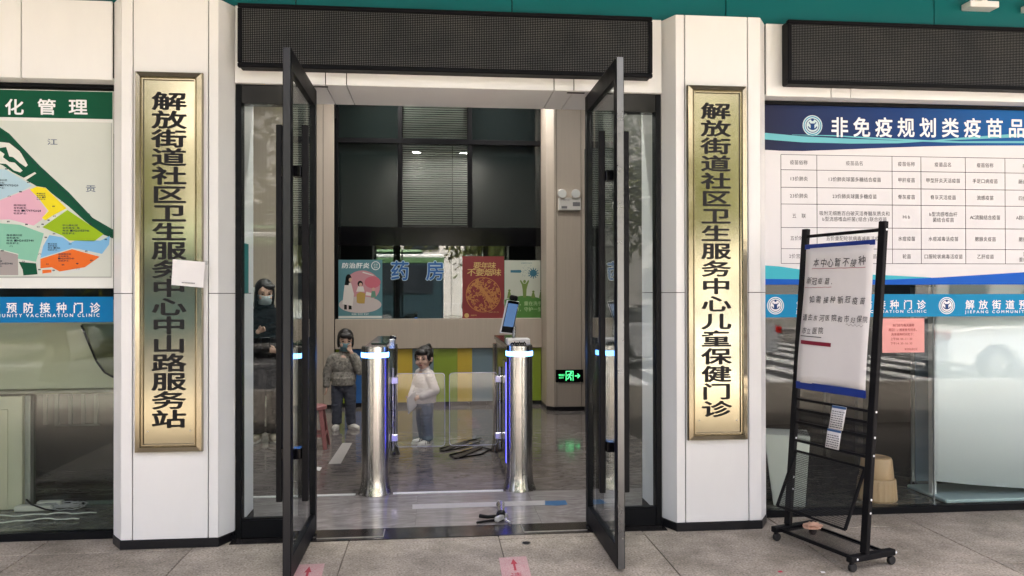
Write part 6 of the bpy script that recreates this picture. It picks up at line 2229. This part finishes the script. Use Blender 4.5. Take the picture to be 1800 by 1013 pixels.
bu = thing('city_bus', 'dark teal city bus with green and white roof edge, mirrored in the glass', 'bus', (-5.2, -15.6, -.14))
bm_ = MB().box(-10.6, .2, -16.8, -14.4, .25, 2.95).build('body', mat('bus_teal', (0.018, 0.038, 0.046), 0.3), bu, bevel=.12, seg=3, smooth=True)
MB().box(-10.62, .22, -16.82, -14.38, 2.58, 2.80).build('green_band', mat('bus_green', (0.07, 0.15, 0.06), 0.4), bu, bevel=.02)
MB().box(-10.62, .22, -16.82, -14.38, 2.805, 2.93).build('white_band', mat('bus_white', (0.66, 0.68, 0.66), 0.3), bu, bevel=.02)
MB().box(-9.8, -.6, -16.6, -14.6, 2.951, 3.12).build('roof_unit', MATS['bus_green'], bu, bevel=.08)
for k in range(7):
    MB().box(-10.2 + k * 1.45, -8.9 + k * 1.45, -14.40, -14.375, 1.42, 2.5).build('window', MATS['car_glass'], bu, bevel=.01)
for a in (-8.6, -2.0):
    wheel(bu, (a, -14.55, .34), .48, .3)
    wheel(bu, (a, -16.65, .34), .48, .3)

# roadside railing
rg_ = thing('street_railing', 'pale metal railing along the far pavement, mirrored in the glass', 'railing', (0, -19.3, 0))
for a, b in ((-30, 30),):
    for z_ in (.25, .95):
        MB().box(a, b, -19.33, -19.27, z_, z_ + .05).build('rail', mat('rail_white', (0.6, 0.6, 0.6), 0.4), rg_)
o = MB().box(-.015, .015, -.015, .015, .3005, .9495).build('baluster', MATS['rail_white'])
bme = o.data
bpy.data.objects.remove(o)
for k in range(-60, 61):
    piece('baluster', bme, (k * .45, -19.3, 0), rg_)

# street trees
LEAF = []
for k, c in enumerate(((0.095, 0.12, 0.022), (0.16, 0.165, 0.03), (0.06, 0.08, 0.018))):
    m_ = mat('leaf_%d' % k, c, 0.55, var=.35, vscale=3)
    LEAF.append(m_)
BARK = mat('bark', (0.10, 0.08, 0.06), 0.9, var=.3, vscale=12, bump=.6, bscale=30)


def tree(label, x, y, h, cr, seed):
    r_ = random.Random(seed)
    t = thing('street_tree', label, 'tree', (x, y, 0), 'street trees across the forecourt')
    tk = MB()
    top = h * .30
    P = [Vector((x + r_.uniform(-.1, .1) * i, y + r_.uniform(-.1, .1) * i, top * i / 4)) for i in range(5)]
    P[0] = Vector((x, y, 0))
    tk.tube(P, [.22, .18, .16, .145, .13], 12)
    tips = []
    for k in range(9):
        an = k / 9 * 6.283 + r_.uniform(-.3, .3)
        e = P[4] + Vector((math.cos(an) * cr * r_.uniform(.45, .8), math.sin(an) * cr * r_.uniform(.45, .8), (h - top) * r_.uniform(.2, .75)))
        m2_ = P[4].lerp(e, .5) + Vector((0, 0, r_.uniform(.1, .5)))
        tk.tube([P[4] - Vector((0, 0, r_.uniform(0, .6))), m2_, e], [.085, .055, .02], 7)
        tips += [e, m2_]
    tk.build('trunk', BARK, t, smooth='all')
    for ci in range(3):
        cm = MB()
        for k in range(1100):
            c = tips[r_.randrange(len(tips))]
            d = Vector((r_.gauss(0, 1), r_.gauss(0, 1), r_.gauss(0, .75)))
            q_ = c + d * cr * .27
            if q_.z < top * .72:
                continue
            u_ = Vector((r_.gauss(0, 1), r_.gauss(0, 1), r_.gauss(0, 1))).normalized()
            v_ = u_.orthogonal().normalized()
            s_ = r_.uniform(.07, .15)
            cm.add([q_ - u_ * s_ * 1.6, q_ + v_ * s_ * .7, q_ + u_ * s_ * 1.6, q_ - v_ * s_ * .7], [(0, 1, 2, 3)])
        o = cm.build('crown', LEAF[ci], t)


tree('young leafy street tree at the kerb beside the bus, mirrored in the side light', -6.4, -8.6, 6.5, 2.0, 1)
tree('broad street tree across the road behind the bus', -10.5, -20.8, 8.5, 3.0, 2)
tree('tall street tree across the road opposite the doors', -3.2, -21.2, 9.0, 3.0, 3)
tree('bushy street tree across the road opposite the turnstiles', 2.4, -20.6, 8.0, 2.8, 4)
tree('spreading street tree across the road past the crossing', 8.2, -21.0, 8.8, 3.1, 5)
tree('far street tree across the road beyond the white car', 14.5, -20.9, 8.2, 2.9, 6)
tree('outermost street tree across the road beyond the bus', -17.0, -21.0, 8.6, 3.0, 8)

bl = thing('street_building', 'pale apartment block across the street behind the trees', 'building', (0, -34, 0))
MB().box(-34, 36, -46, -34, 0, 13).build('wall', mat('pale_tile_wall', (0.50, 0.49, 0.46), 0.8, var=.08, vscale=1), bl)
MB().box(-34.3, 36.3, -46.3, -33.6, 13.001, 13.5).build('parapet', mat('parapet', (0.45, 0.44, 0.42), 0.8), bl)
for fl_ in range(4):
    for k in range(16):
        MB().box(-31.5 + k * 4.2, -29.3 + k * 4.2, -34.0, -33.93, 1.1 + fl_ * 3.1, 2.7 + fl_ * 3.1).build('window', MATS['car_glass'], bl)
